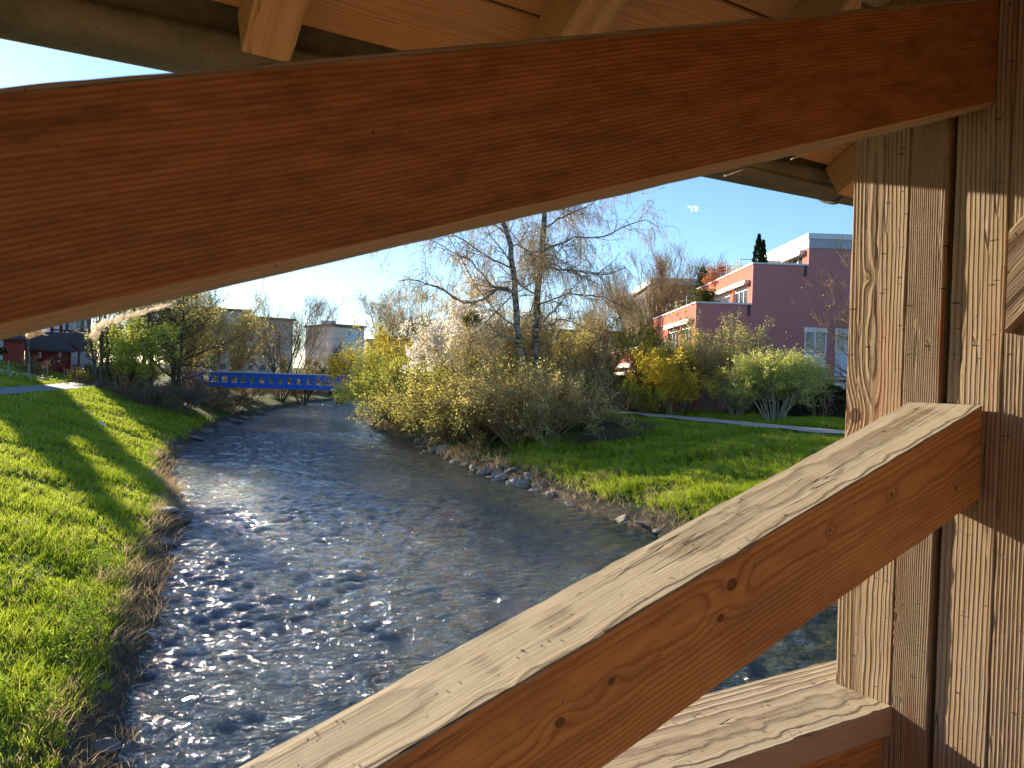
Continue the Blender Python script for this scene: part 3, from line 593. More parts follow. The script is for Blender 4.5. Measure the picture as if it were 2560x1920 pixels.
# --- birches with drooping twigs, limbs following the photo's
def limb(pts, Y, r0, r1, seed=0, depth=1.2, n=14):
    """a limb through image positions, at depth Y with its own wander in depth"""
    rg = np.random.RandomState(seed + 77); P = np.array([aty(px, py, Y) for px, py in pts]); s = np.concatenate([[0], np.cumsum(np.linalg.norm(np.diff(P, axis=0), axis=1))]); q = np.linspace(0, s[-1], n)
    Q = np.stack([np.interp(q, s, P[:, i]) for i in range(3)], 1); Q[:, 1] += depth * np.linspace(0, 1, n) * rg.choice([-1, 1]) * rg.uniform(.5, 1.3)
    Q[1:-1] += rg.randn(n - 2, 3) * .03
    return Q[None], np.linspace(r0, r1, n)[None]
def birch(seed, label, trunk, limbs, Y, r0, extra=6, ntw=13, up_l=-.02):
    rg = np.random.RandomState(seed); b = aty(trunk[0][0], trunk[0][1], Y); base = Vector((b[0], b[1], hz(b[0], b[1]) - .1)); T, TR = limb(trunk, Y, r0, r0 * .45, seed, .3, 26); T[0, 0, 2] = base.z
    L = [limb(p, Y, r, .022, seed + 3 + i, 1.5) for i, (p, r) in enumerate(limbs)]
    for q, _ in L:                                                    # root each limb on the trunk
        j = np.argmin(np.linalg.norm(T[0] - q[0, 0], axis=1)); sh = T[0, j] - q[0, 0]; q[0] += sh[None] * np.linspace(1, 0, q.shape[1])[:, None]
    E, ER = kids(rg, T, TR, extra, 4.2, 62, 12, .42, 1, 14 - 1, .13, .03, .32, .02, .45, .3)
    P0 = np.concatenate([q for q, _ in L] + [E]); R0 = np.concatenate([r for _, r in L] + [ER])
    P1, R1 = kids(rg, P0, R0, 16, 2.3, 42, 14, .12, 1, 6, .17, .02, .6, .012, .35); P2, R2_ = kids(rg, P1, R1, 8, 1.2, 48, 14, .2, 1, 6, .12, -.30, .6, .0075, .2)
    P3, R3 = kids(rg, P2, R2_, 2, .75, 40, 14, .2, 1, 5, .08, -.55, .8, .006, .1)
    lv = [leaves(rg, P3, 22000, .085, .03, .1, 2.0, .35), leaves(rg, P2, 7000, .08, .03, .2, 2.0, .4)]
    return plant('birch_tree', label, 'tree', base, [tubes(T, TR, 9), tubes(P0, R0, 5)], [tubes(P1, R1, 3), tubes(P2, R2_, 3), tubes(P3, R3, 3)], lv, m_birch, bk_tan, LF['birch'], 'birches on the right bank', 'catkins')
YB = 48.0
b1 = birch(3, 'birch with pale upper trunk and one long twisting limb reaching left',
      [(1362, 1075), (1335, 1000), (1318, 935), (1304, 900), (1293, 833), (1291, 776), (1286, 729), (1286, 681), (1276, 658), (1279, 624), (1263, 569), (1250, 510), (1240, 430), (1236, 350)],
      [([(1288, 735), (1275, 722), (1253, 716), (1228, 738), (1197, 757), (1152, 759), (1125, 735), (1089, 722), (1044, 703), (1003, 710)], .12),
       ([(1288, 740), (1240, 728), (1205, 690), (1175, 655), (1135, 640), (1105, 620), (1078, 608)], .07), ([(1288, 620), (1305, 618), (1320, 630), (1333, 636), (1334, 690)], .05),
       ([(1300, 850), (1250, 840), (1210, 850), (1180, 858)], .07), ([(1152, 762), (1155, 800), (1165, 835), (1172, 862)], .05), ([(1270, 590), (1230, 560), (1190, 530), (1150, 520)], .05), ([(1291, 805), (1245, 775), (1190, 710), (1135, 615), (1105, 565)], .055), ([(1282, 668), (1220, 640), (1150, 585), (1080, 548), (1000, 565), (960, 600)], .06), ([(1288, 720), (1330, 700), (1380, 650), (1420, 600)], .04)], YB, .27)
b2 = birch(9, 'taller birch with speckled trunk and long drooping branches reaching right towards the building',
      [(1362, 1075), (1345, 960), (1338, 880), (1337, 835), (1342, 780), (1342, 745), (1348, 700), (1350, 681), (1354, 618), (1359, 549), (1362, 470), (1364, 380), (1366, 290)],
      [([(1352, 640), (1370, 622), (1405, 609), (1440, 592), (1475, 595), (1510, 588), (1538, 577), (1579, 555), (1620, 540), (1645, 552)], .085),
       ([(1355, 632), (1390, 636), (1425, 655), (1436, 670), (1480, 690)], .06), ([(1352, 678), (1385, 682), (1430, 688), (1460, 694), (1494, 697), (1530, 690), (1554, 680)], .08),
       ([(1350, 812), (1380, 778), (1395, 769), (1421, 732), (1451, 702)], .07), ([(1358, 560), (1390, 540), (1430, 520), (1480, 500), (1520, 470)], .07), ([(1350, 700), (1335, 760), (1318, 800), (1308, 830)], .06),
       ([(1360, 520), (1400, 470), (1470, 440), (1560, 420), (1600, 440)], .07), ([(1345, 740), (1330, 650), (1330, 600)], .05), ([(1348, 770), (1420, 742), (1500, 748), (1570, 780)], .06), ([(1345, 830), (1410, 800), (1480, 830), (1510, 870)], .05), ([(1353, 660), (1300, 600), (1240, 520), (1180, 470)], .05)], YB + 1.5, .29)
mb = MB(); rg = np.random.RandomState(4); c = aty(1177, 797, YB)
V, F = leaves(rg, c[None, None, :] + rg.randn(1, 40, 3) * .22, 900, .16, .14); tag(link('mistletoe', mesh_np('mistletoe', V - c, F), LF['hedge'], None, Vector(c)), 'dark round clump of mistletoe hanging in the twisted left limb of a birch', 'mistletoe')

# --- blossoming tree
def blossom_tree():
    rg = np.random.RandomState(21); x, y = place(1215, 52); base = rootize(x, y)
    P, R = stems(rg, base, 7, 8.6, .75, .10, 8, (-.28, -.1), .06, .08, .02, .5)
    P1, R1 = kids(rg, P, R, 11, 3.0, 48, 14, .25, 1, 6, .17, .02, .5, .014, .4); P2, R2_ = kids(rg, P1, R1, 8, 1.3, 46, 14, .15, 1, 5, .17, .03, .6, .009, .3); P3, R3 = kids(rg, P2, R2_, 4, .6, 45, 14, .2, 1, 4, .2, .02, .6, .007, .2)
    return plant('blossoming_tree', 'spreading tree covered in small white blossom between the birch and the golden shrub', 'tree', base, [tubes(P, R, 6), tubes(P1, R1, 4)], [tubes(P2, R2_, 3), tubes(P3, R3, 3)],
                 [leaves(rg, P3, 36000, .105, .06, .1, 0, .8)], bk_dark, bk_twig, LF['blossom'], None, 'blossom')
blossom_tree()

# --- the riverside thicket on the right bank (left to right)
def S(seed, px, Y, *a, **k):
    x, y = place(px, Y); return shrub(seed, k.pop('name', 'riverside_shrub'), a[0], x, y, *a[1:], **k)
gB = 'shrubs of the right bank thicket'
S(31, 990, 62.5, 'pale green willow bush leaning far out over the water, leftmost on the right bank', 5.6, .62, 26, 'willow', 28000, .16, arch=.42, name='willow_bush', group=gB, lean=(-.12, -.1), jit=.16)
S(32, 1010, 65, 'tall lime yellow bush standing behind the pale willow bush', 8.6, .50, 24, 'gold', 24000, .16, arch=.30, group=gB, lean=(-.1, 0), jit=.18)
S(33, 1068, 57, 'golden olive bush arching over the water next to the pale willow', 7.0, .66, 30, 'yellowgreen', 30000, .13, arch=.38, group=gB, lean=(-.12, -.1), jit=.15)
S(34, 1110, 54, 'yellow green bush beneath the white blossom', 7.0, .65, 28, 'yellowgreen', 20000, .115, arch=.35, group=gB, lean=(-.15, -.1), jit=.13)
S(35, 1130, 49, 'olive brown twiggy bush just above the stone edge', 6.4, .85, 34, 'olive', 17000, .11, arch=.42, group=gB, lean=(-.15, -.2), k1=10, k2=8)
S(36, 1215, 45, 'brown wiry bush with arching stems over the rocks', 6.2, .85, 40, 'olive', 22000, .10, arch=.40, group=gB, k1=9, k2=5, lean=(0, -.15), r=.05, rt=.011)
S(37, 1290, 43, 'densely stemmed brown bush below the birches', 6.0, .8, 44, 'bud', 20000, .095, arch=.34, group=gB, k1=9, k2=5, m_st=bk_tan, r=.05, rt=.011)
S(38, 1365, 41.5, 'reddish brown bush of upright bare stems, nearest to the rocks', 4.6, .75, 46, 'bud', 16000, .085, arch=.32, group=gB, k1=8, k2=5, m_st=bk_tan, r=.05, rt=.011)
S(39, 1435, 43.5, 'dark brown bush fading into dead brambles at the edge of the grass', 3.9, .75, 36, 'deadleaf', 8000, .07, arch=.30, group=gB, k1=8, k2=5, r=.05, rt=.011)
S(40, 1200, 56, 'green tinged bush behind the wiry brown bushes', 8.4, .6, 26, 'olive', 9000, .10, arch=.2, group=gB)
S(41, 1400, 51, 'slender multi stemmed bush with tiny olive buds right of the birch trunks', 6.4, .42, 16, 'olive', 5200, .085, arch=.1, group=gB, r=.045, k1=11, k2=8)
S(42, 1480, 54, 'small dark many branched tree left of the lamp post', 4.6, .5, 12, 'hedge', 6000, .10, arch=.1, r=.06, k1=12, k2=9, m_st=bk_dark, group=gB)
S(43, 1550, 60, 'shadowy dark shrub in front of the long low building', 3.4, .6, 16, 'hedge', 9000, .12, arch=.1, m_st=bk_dark, group=gB)
S(44, 1290, 60, 'lime green shrub glimpsed between the birch trunks', 5.8, .6, 16, 'yellowgreen', 7000, .13, arch=.1, group=gB)
0 and S(45, 985, 58.5, 'low leafy willow sprays dipping into the river beside the pale willow bush', 2.9, 1.1, 20, 'willow', 9000, .12, arch=.6, group=gB, lean=(-.3, -.3), z=.35)
S(46, 1325, 52, 'tall thin twiggy bush reaching up between the birch trunks', 9.0, .32, 16, 'bud', 9000, .085, arch=.05, group=gB, r=.045, k1=14, k2=8, l1=.22, l2=.12)
S(47, 1408, 56, 'tall airy bush with pale buds right of the birches', 6.2, .36, 14, 'olive', 8000, .09, arch=.05, group=gB, r=.04, k1=13, k2=8, l1=.24, l2=.12)
S(48, 1240, 50, 'slanting olive twigged bush left of the birch trunks', 7.4, .45, 18, 'olive', 10000, .09, arch=.12, group=gB, r=.04, k1=12, k2=8, l1=.26, l2=.13, lean=(-.15, 0))
# --- garden side
gG = 'shrubs along the garden edge'
S(51, 1632, 51.3, 'evergreen bushy shrub standing beside the lowest orange parapet', 6.2, .26, 14, 'hedge', 9000, .13, arch=.1, group=gG, name='garden_shrub')
S(52, 1672, 51.2, 'olive green bush standing in front of the corner of the building', 4.8, .24, 12, 'olive', 13000, .12, arch=.1, group=gG, name='garden_shrub')
S(53, 1690, 48, 'yellow flowering forsythia bush by the gravel path', 4.2, .38, 22, 'forsythia', 10000, .12, arch=.2, group=gG, name='forsythia_bush', leafname='flowers', k1=9, k2=6)
S(54, 1620, 49, 'low bright green bush at the foot of the forsythia', 2.3, .8, 22, 'fresh', 6500, .11, arch=.2, group=gG, name='garden_shrub')
S(55, 1775, 50, 'tall brown green bush of many upright stems in front of the shaded gable wall', 6.4, .30, 20, 'olive', 12000, .085, arch=.12, group=gG, name='garden_shrub', m_st=bk_pale, r=.04, k1=12, k2=8, t0=.3)
S(56, 1715, 51.5, 'thin brown shrub between the forsythia and the tall bush', 5.3, .5, 16, 'bud', 5000, .08, arch=.15, group=gG, name='garden_shrub', k1=11, k2=8)
S(57, 1578, 51.5, 'brown wiry shrub with dead twigs right of the lamp post', 2.7, .7, 26, 'deadleaf', 5000, .07, arch=.2, group=gG, name='garden_shrub')
S(58, 1842, 47, 'small yellow leaved twiggy bush left of the round willow', 2.6, .6, 16, 'willow', 2500, .08, arch=.2, group=gG, name='garden_shrub', m_st=bk_pale)
def round_willow():
    rg = np.random.RandomState(61); x, y = place(1945, 43.5); base = rootize(x, y)
    P, R = stems(rg, base, 16, 2.9, .55, .045, 7, (-.02, 0), .0, .07, .03, .35); P1, R1 = kids(rg, P, R, 9, 1.5, 42, 12, .55, 1, 5, .12, .10, .6, .014, .2)
    P2, R2_ = kids(rg, P1, R1, 14, 1.15, 40, 14, .2, 1, 6, .08, .04, .7, .006, .1); P2[:, :, 0] += .35 * np.linspace(0, 1, 7)[None] ** 2
    return plant('willow_bush', 'round pale yellow green pollard willow in front of the shaded gable wall', 'shrub', base, [tubes(P, R, 5)], [tubes(P1, R1, 3), tubes(P2, R2_, 3)], [leaves(rg, P2, 52000, .105, .07, .1, -.6, .34)],
                 bk_pale, bk_pale, LF['willow'], gG)
round_willow()
S(62, 2052, 44, 'spindly bare sapling in front of the dark hedge', 2.6, .25, 4, 'deadleaf', 150, .05, arch=.05, r=.02, k1=6, k2=4, m_st=bk_tan, name='sapling', cat='sapling')
x, y = place(2215, 44); bare_tree(63, 'bare_tree', 'bare tree mostly hidden behind the bridge post, its twigs crossing the shaded gable wall', x, y, 12, 4, .35, (16, 7, 4), nleaf=600, r=.1, l=(.36, .16, .08), ang=(60, 45, 40), m_t=bk_twig, t0=.1)
# fastigiate trees
gF = 'upright bare trees before the dark building'
x, y = place(1668, 74); bare_tree(64, 'hornbeam_tree', 'tall vase shaped bare tree with pointed crown in front of the dark building', x, y, 13.4, 20, .50, (12, 8, 5), (18, 22, 28), 'bud', 5000, .10, .08, bk_twig, bk_tan, .07, .02, (.32, .16, .08), gF, lean=(.13, 0), basew=.3)
x, y = place(1640, 70); bare_tree(65, 'hornbeam_tree', 'smaller feathery bare tree leaning left beside the vase shaped one', x, y, 10.4, 14, .48, (12, 8, 5), (18, 22, 26), 'bud', 3500, .10, .07, bk_twig, bk_tan, .07, .03, (.32, .16, .08), gF, lean=(-.28, 0), basew=.3)
x, y = place(1480, 72); bare_tree(66, 'bare_tree', 'pale brown budding tree right of the birches in front of the low building', x, y, 8.6, 9, .5, (12, 8, 5), (30, 32, 34), 'bud', 7000, .10, .09, bk_twig, bk_tan, .05, .0, (.36, .18, .09))
# hedges
def hedge(seed, name, label, a, b, w, h, lf, n, size, core=True, group=None):
    """clipped hedge between two ground points: twiggy inside, leafy skin"""
    rg = np.random.RandomState(seed); A = np.array(a); B_ = np.array(b); L = np.linalg.norm(B_ - A); d = (B_ - A) / L; nn = np.array([-d[1], d[0]])
    t = rg.uniform(0, 1, n); s = rg.uniform(-1, 1, n); q = rg.uniform(0, 1, n); k = rg.randint(0, 3, n)
    s = np.where(k == 0, np.sign(s) * (1 - abs(rg.randn(n)) * .09), s); q = np.where(k == 1, 1 - abs(rg.randn(n)) * .05, q)
    wob = 1 + .07 * np.sin(t * L * 1.3) + .05 * np.sin(t * L * 3.1 + 1); xy = A + d * (t * L)[:, None] + nn * (s * w / 2 * wob)[:, None]; z = height(xy[:, 0], xy[:, 1]) + q * h * wob
    P = np.concatenate([xy, z[:, None]], 1)[:, None, :].repeat(2, 1); V, F = leaves(rg, P, n, size, .05); order = None
    # leaves() samples at random; keep every anchor once instead
    u_ = nrm(rg.randn(n, 3)); v_ = nrm(np.cross(u_, rg.randn(n, 3))); sz = size * rg.uniform(.6, 1.4, (n, 1)); p = P[:, 0]
    V = np.stack([p - u_ * sz * .5, p + v_ * sz * .3, p + u_ * sz * .5, p - v_ * sz * .3], 1).reshape(-1, 3); F = np.arange(4 * n).reshape(-1, 4)
    base = Vector((*((A + B_) / 2), hz(*((A + B_) / 2)))); e = empty(name, label, 'hedge', base, 0, group); link('foliage', mesh_np('foliage', V - np.array(base), F), LF[lf], e)
    ns = int(L * 9); t = rg.uniform(0, 1, ns); s = rg.uniform(-.6, .6, ns); xy = A + d * (t * L)[:, None] + nn * (s * w / 2)[:, None]; z = height(xy[:, 0], xy[:, 1])
    P = np.zeros((ns, 5, 3)); P[:, :, :2] = xy[:, None] + rg.randn(ns, 5, 2) * .06; P[:, :, 2] = z[:, None] + np.linspace(-.1, h * .93, 5)[None]; R = np.full((ns, 5), .014)
    P1, R1 = kids(rg, P, R, 7, .5, 50, 14, .1, 1, 3, .2, .05, .7, .007)
    V, F = join([tubes(P, R, 4), tubes(P1, R1, 3)]); link('branches', mesh_np('branches', V - np.array(base), F), bk_dark, e); return e
hedge(71, 'hedge', 'clipped olive hedge behind the gravel path, left of the lamp post', place(1395, 60), place(1495, 56.5), 1.1, 2.1, 'hedge', 15000, .10)
hedge(72, 'hedge', 'sparse brown hedge behind the lamp post, running right towards the forsythia', place(1500, 56.2), place(1592, 52.2), 1.0, 2.0, 'hedge', 9000, .09)
hedge(73, 'hedge', 'tall dark evergreen hedge at the foot of the shaded gable wall', place(1820, 49.5), place(2260, 48), 1.3, 2.0, 'dark', 42000, .10)
# --- left bank
gL = 'shrubs on the left bank'
def L(seed, x, y, label, H, spread, n, lf, nl, ls, **k): return shrub(seed, k.pop('name', 'riverside_shrub'), label, x, y, H, spread, n, lf, nl, ls, group=k.pop('group', gL), **k)
x, y = place(310, 60); L(81, x, y, 'sunlit yellow green leafy shrub at the river end of the grey path', 6.0, .38, 12, 'fresh', 10000, .17, r=.05, name='leafy_shrub', arch=.12, jit=.16)
x, y = place(262, 58.5); bare_tree(82, 'leaning_tree', 'leaning dark forked tree at the left edge of the bank trees', x, y, 8.5, 3, .12, (7, 5, 3), (40, 40, 40), 'hedge', 900, .12, .14, bk_dark, bk_dark, .05, .02, (.26, .14, .08), lean=(-.03, .1))
x, y = place(372, 62); bare_tree(83, 'bank_tree', 'tall dark straight trunked tree rising through the left bank trees', x, y, 15, 1, .05, (34, 8, 5), (68, 45, 40), 'olive', 5000, .13, .24, bk_dark, bk_dark, .02, -.05, (.26, .13, .07), t0=.15)
x, y = place(440, 66); bare_tree(84, 'bank_tree', 'dark tree with wide sweeping bare branches above the blue bridge end', x, y, 14.5, 2, .12, (24, 8, 5), (65, 45, 40), 'olive', 6000, .13, .22, bk_dark, bk_dark, .03, -.05, (.38, .16, .08), t0=.12)
x, y = place(480, 72); bare_tree(85, 'bank_tree', 'budding pale green tree behind the blue bridge on the left', x, y, 9.5, 8, .45, (14, 8, 5), (36, 36, 36), 'olive', 10000, .13, .09, bk_twig, bk_twig, .06, .0, (.34, .17, .08))
x, y = place(345, 72); bare_tree(86, 'bank_tree', 'green leafing tree filling the gap behind the sunlit shrub', x, y, 10.0, 8, .40, (14, 8, 5), (36, 36, 36), 'olive', 13000, .16, .10, bk_dark, bk_dark, .06, .0, (.32, .17, .08))
x, y = place(560, 88); bare_tree(87, 'bank_tree', 'olive brown thicket tree behind the middle of the blue bridge', x, y, 10.5, 10, .55, (12, 8, 5), (36, 36, 36), 'olive', 9000, .15, .10, bk_twig, bk_tan, .06, .0, (.34, .17, .08))
x, y = place(500, 97); bare_tree(88, 'bank_tree', 'tall loose bare tree left of the multi stemmed one', x, y, 15, 7, .35, (12, 8, 5), (32, 34, 36), 'olive', 8000, .14, .14, bk_twig, bk_tan, .08, .0, (.34, .17, .08))
x, y = place(705, 98); bare_tree(89, 'bare_tree', 'tall bare multi stemmed tree with a wide fan of branches behind the blue bridge', x, y, 14.2, 12, .60, (10, 7, 5), (28, 32, 36), 'bud', 1200, .10, .07, bk_dark, bk_twig, .03, .02, (.34, .18, .09), t0=.25, rt=.010)
x, y = place(760, 103); bare_tree(90, 'bank_tree', 'low brown scrub tree between the fan shaped tree and the pink block', x, y, 6.2, 10, .7, (12, 8, 5), (36, 36, 36), 'bud', 4000, .14, .08, bk_dark, bk_dark, .06, .05, (.34, .17, .08))
x, y = place(852, 112); bare_tree(91, 'bare_tree', 'small round bare tree in front of the bluish side of the pink block', x, y, 8.2, 9, .42, (12, 8, 5), (30, 32, 34), 'bud', 300, .10, .12, bk_dark, bk_dark, .06, .02, (.34, .17, .08), rt=.012)
x, y = place(985, 96); bare_tree(92, 'bare_tree', 'grey brown feathery tree behind the golden bushes', x, y, 13.5, 7, .30, (14, 8, 6), (38, 38, 38), 'bud', 9000, .13, .14, bk_twig, bk_tan, .04, .0, (.30, .15, .08))
x, y = place(1075, 86); bare_tree(93, 'bare_tree', 'brown feathery tree behind the blossoming tree', x, y, 11.5, 7, .34, (14, 8, 6), (38, 38, 38), 'bud', 8000, .12, .13, bk_twig, bk_tan, .04, .0, (.30, .15, .08))
# dark brush clothing the left bank down to the water
rgb_ = np.random.RandomState(19)
lab = ['dark tangled brush below the sunlit leafy shrub', 'grey brown brush with pale dead twigs near the white litter', 'dark bramble mound at the bend of the grass bank', 'low dark brush sloping down to the flat stones', 'olive dark brush under the left end of the blue bridge',
       'dark scrub by the waterline below the blue bridge', 'brown scrub under the middle of the blue bridge', 'dim scrub at the foot of the fan shaped tree', 'small scrub on the far shore beyond the blue bridge', 'last low scrub where the river bends away',
       'dark evergreen looking brush beside the grey path end', 'dense dark brush behind the grass tongue']
spots = [(295, 978, 2.35), (425, 1010, 1.9), (375, 1020, 1.5), (470, 1020, 1.3), (505, 985, 2.0), (560, 1015, 1.2), (620, 985, 1.6), (700, 980, 1.6), (760, 975, 1.6), (820, 975, 1.4), (280, 985, 2.3), (345, 975, 2.1)]
hts = [2.4, 2.6, 2.0, 2.4, 3.0, 2.4, 2.8, 2.8, 2.2, 1.8, 2.2, 3.0]
for i, ((px, py, z), hh) in enumerate(zip(spots, hts)):
    p = atz(px, py, z); x, y = float(p[0]), float(p[1])
    L(100 + i, x, y, lab[i], hh * 1.1, 1.0, 34, 'hedge' if i in (0, 4, 10, 11) else 'deadleaf', 7000 if i < 6 or i > 9 else 3500, .11 if i < 6 or i > 9 else .15, arch=.3, k1=9, k2=7, m_st=bk_twig if i != 1 else bk_grey, basew=1.4, name='bank_brush', group='dark brush on the left bank', r=.02)
# conifers and trees standing left of the picture: they throw the long shadows over path and grass
def conifer(seed, name, label, x, y, H, rad, n=9000, lf='ever', z=None, cat='tree', group=None, size=.16):
    rg = np.random.RandomState(seed); base = rootize(x, y) if z is None else Vector((x, y, z)); t = rg.uniform(0, 1, n) ** .8; a = rg.uniform(0, 2 * pi, n)
    rr = rad * (1 - t) ** .8 * (1 + .16 * np.sin(a * 5 + t * 9) + .14 * np.sin(t * 40)) * (1 - abs(rg.randn(n)) * .14) + .03
    p = np.array(base) + np.stack([rr * np.cos(a), rr * np.sin(a), .04 * H + t * H * .96], 1); u_ = nrm(np.stack([np.cos(a), np.sin(a), .9 + 0 * a], 1) + rg.randn(n, 3) * .35); v_ = nrm(np.cross(u_, rg.randn(n, 3))); s = size * rg.uniform(.6, 1.3, (n, 1))
    V = np.stack([p - u_ * s * .5, p + v_ * s * .22, p + u_ * s * .5, p - v_ * s * .22], 1).reshape(-1, 3)
    P = np.array(base)[None, None] + np.linspace(0, H * .95, 6)[None, :, None] * np.array([0, 0, 1.0]); R = np.linspace(rad * .07, .01, 6)[None] + .01
    return plant(name, label, cat, base, [tubes(P, R, 6)], [], [(V, np.arange(4 * n).reshape(-1, 4))], bk_dark, bk_dark, LF[lf], group)
gC = 'trees standing left beyond the meadow'
for i, (x, y, H, r, lb_) in enumerate([(-49.8, 69, 13.5, 2.7, 'pointed evergreen left of the picture whose shadow tip falls on the near grass'), (-60, 86, 19, 1.9, 'slim evergreen beyond the barns'), (-65.5, 92, 20, 2.3, 'second slim evergreen beyond the barns'),
                                         (-72, 97, 21, 4.0, 'broad evergreen behind the slim pair'), (-81, 106, 24, 6.0, 'broad evergreen shading the mound'), (-94, 116, 26, 8.5, 'tallest evergreen far left of the shed'), (-112, 132, 28, 10, 'widest evergreen furthest to the left')]):
    conifer(140 + i, 'evergreen_tree', lb_, x, y, H, r, 12000, size=.5, group=gC)

# ------------------------------------------------------------------ buildings
def glass_mat(name, col=(.05, .06, .07)):
    t = NT(name); return t.principled(col, .06, spec=.9)
m_white = mat_simple('white_paint', (.78, .78, .76), .6, .25, 3, (.66, .66, .64)); m_coping = mat_simple('coping_sheet', (.70, .71, .72), .45, .2, 5)
def stucco(name, a, b):
    t = NT(name); co = t.coord(); n1 = t.noise(co, .35, 4, .6); n2 = t.noise(t.vmath('MULTIPLY', co, (2.2, 2.2, .35)), 1.2, 5, .65)
    c = t.mix(t.ramp(n1, [(.35, 0), (.65, .55)]), a, b); c = t.mix(t.ramp(n2, [(.5, 0), (.75, .35)]), c, tuple(v * .62 for v in a))
    return t.principled(c, .92, t.bump(t.noise(co, 40, 2), .004), spec=.15)
m_gable_shade = stucco('gable_render_shaded', (.52, .215, .205), (.47, .195, .19)); m_orange = stucco('orange_render', (.60, .185, .125), (.54, .16, .11))  # gable: same render as the orange, its purple shade put into the colour
m_glass = glass_mat('window_glass'); m_grey = mat_simple('fascia_grey', (.42, .45, .48), .6, .4, 2); m_rail = mat_simple('steel_rail', (.34, .36, .38), .45, metallic=.4)
m_frost = mat_simple('frosted_glass', (.66, .68, .62), .35, .3, 1.5, (.5, .52, .47)); m_awn = mat_simple('awning_case', (.74, .71, .66), .5, .2, 6); m_curt = mat_simple('curtain', (.60, .60, .56), .8, .5, 6, (.35, .35, .33))
m_dark = mat_simple('dark_metal', (.03, .03, .035), .5)
TX = [8.86, 12.65, 16.52, 20.36]; TZ = [7.14, 10.38, 13.22, 14.45]; YG, YF, ZB = 53.0, 69.0, 2.2
red = empty('terraced_building', 'stepped orange apartment building with shaded mauve gable, white copings and roof terraces', 'building', (22, YG, 2.75))
def bl(mb, name, mats, parent=None, **k):
    p = parent or red; o = mb.build(name, mats, p, **k); off = Vector(p.location) if p is red else Vector((0, 0, 0)); o.location = -Vector(red.location) if p is red else (0, 0, 0); return o
# gable wall (render toned for its shade) with its stepped outline and openings' reveals: a plate in front, side facades behind
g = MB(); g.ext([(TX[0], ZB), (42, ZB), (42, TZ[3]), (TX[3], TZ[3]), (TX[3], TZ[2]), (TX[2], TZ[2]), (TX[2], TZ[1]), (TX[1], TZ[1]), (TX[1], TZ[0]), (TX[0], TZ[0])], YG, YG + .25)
bl(g, 'gable_wall', [m_gable_shade])
def side(i):
    """one terrace storey: facade at x = TX[i], floor of the terrace in front 1.0 below the parapet of the tier before"""
    x = TX[i]; top = TZ[i] if i < 3 else 14.5; fl = (TZ[i - 1] - 1.0) if i else ZB; head = top - 1.28 if i < 3 else 14.45
    m = MB()
    m.box((x, YG + .252, head), (x + .25, YF, top)) if i < 3 else None
    m.box((x, YG + .252, fl), (x + .25, YG + 1.15, head)); m.box((x, YG + 4.6, fl), (x + .25, YG + 5.6, head)); m.box((x, YG + 9.4, fl), (x + .25, YF, head))
    bl(m, 'parapet_wall' if i < 3 else 'pier', [m_orange])
    for y0 in (YG + 1.15, YG + 5.6):
        ln_ = 3.45 if y0 < YG + 3 else 3.8; w = MB()
        w.box((x + .10, y0, head - .34), (x + .24, y0 + ln_, head)); w.box((x + .10, y0, fl), (x + .2, y0 + .14, head - .34)); w.box((x + .10, y0 + ln_ - .12, fl), (x + .2, y0 + ln_, head - .34))
        for q in (.34, .66): w.box((x + .10, y0 + ln_ * q - .06, fl), (x + .2, y0 + ln_ * q + .06, head - .34))
        w.box((x + .10, y0, fl), (x + .2, y0 + ln_, fl + .1)); f = bl(w, 'window', [m_white])
        p = MB(); p.box((x + .15, y0 + .1, fl + .05), (x + .16, y0 + ln_ - .1, head - .3)); p.build('pane', [m_glass], f)
        c = MB(); n = 30
        for (qa, qb) in ((.03, .2), (.5, .64)):
            for k in range(n): ya = y0 + ln_ * (qa + (qb - qa) * k / n); c.box((x + .26 + .02 * (k % 2), ya, fl + .1), (x + .28 + .02 * (k % 2), ya + ln_ * (qb - qa) / n, head - .34))
        c.build('curtain', [m_curt], f)
        a = MB(); za = head + .02 if i < 3 else head - .28
        a.box((x - .36, y0 - .4, za), (x - .002, y0 + ln_ + .3, za + .26)); a.box((x - .40, y0 - .36, za - .10), (x - .34, y0 + ln_ + .26, za + .04)); bl(a, 'awning', [m_awn], bevel=.03)
    cp = MB(); cp.box((x - .07, YG - .08, top), (x + .32, YF, top + .11))
    if i < 3:
        xe = TX[i + 1]; cp.box((x + .322, YG - .08, top), (xe - .02, YG + .33, top + .11))
    if i < 3: bl(cp, 'coping', [m_coping])
    if i < 3:                                                        # terrace floor slab, rainwater slot, railings and screens
        xe = TX[i + 1]; d = MB(); d.box((x + .26, YG + .26, top - 1.15), (xe, YF, top - 1.0)); bl(d, 'terrace_floor', [m_grey])
        s_ = MB(); s_.box((xe - .30, YG - .03, top - .75), (xe - .10, YG - .004, top - .01)); bl(s_, 'rainwater_slot', [m_dark])
        for yy in (YG + 3.7, YG + 7.2, YG + 11.2):
            r = MB()
            for xx in (x + .15, x + 1.35): r.box((xx, yy, top - .3), (xx + .045, yy + .045, top + .92))
            r.box((x + .15, yy, top + .88), (x + 2.3, yy + .045, top + .92)); bl(r, 'terrace_rail', [m_rail])
        sc = MB(); sy = YG + 3.9
        for xx in (xe - 1.95, xe - 1.2): sc.box((xx, sy, top - 1.0), (xx + .68, sy + .02, top + .82))
        q = bl(sc, 'privacy_screen', [m_frost]); r = MB()
        for xx in (xe - 2.01, xe - 1.26, xe - .5): r.box((xx, sy - .02, top - 1.0), (xx + .05, sy + .05, top + .88))
        r.box((xe - 2.0, sy - .02, top + .83), (xe - .45, sy + .05, top + .88)); r.build('frame', [m_rail], q)
for i in range(4): side(i)
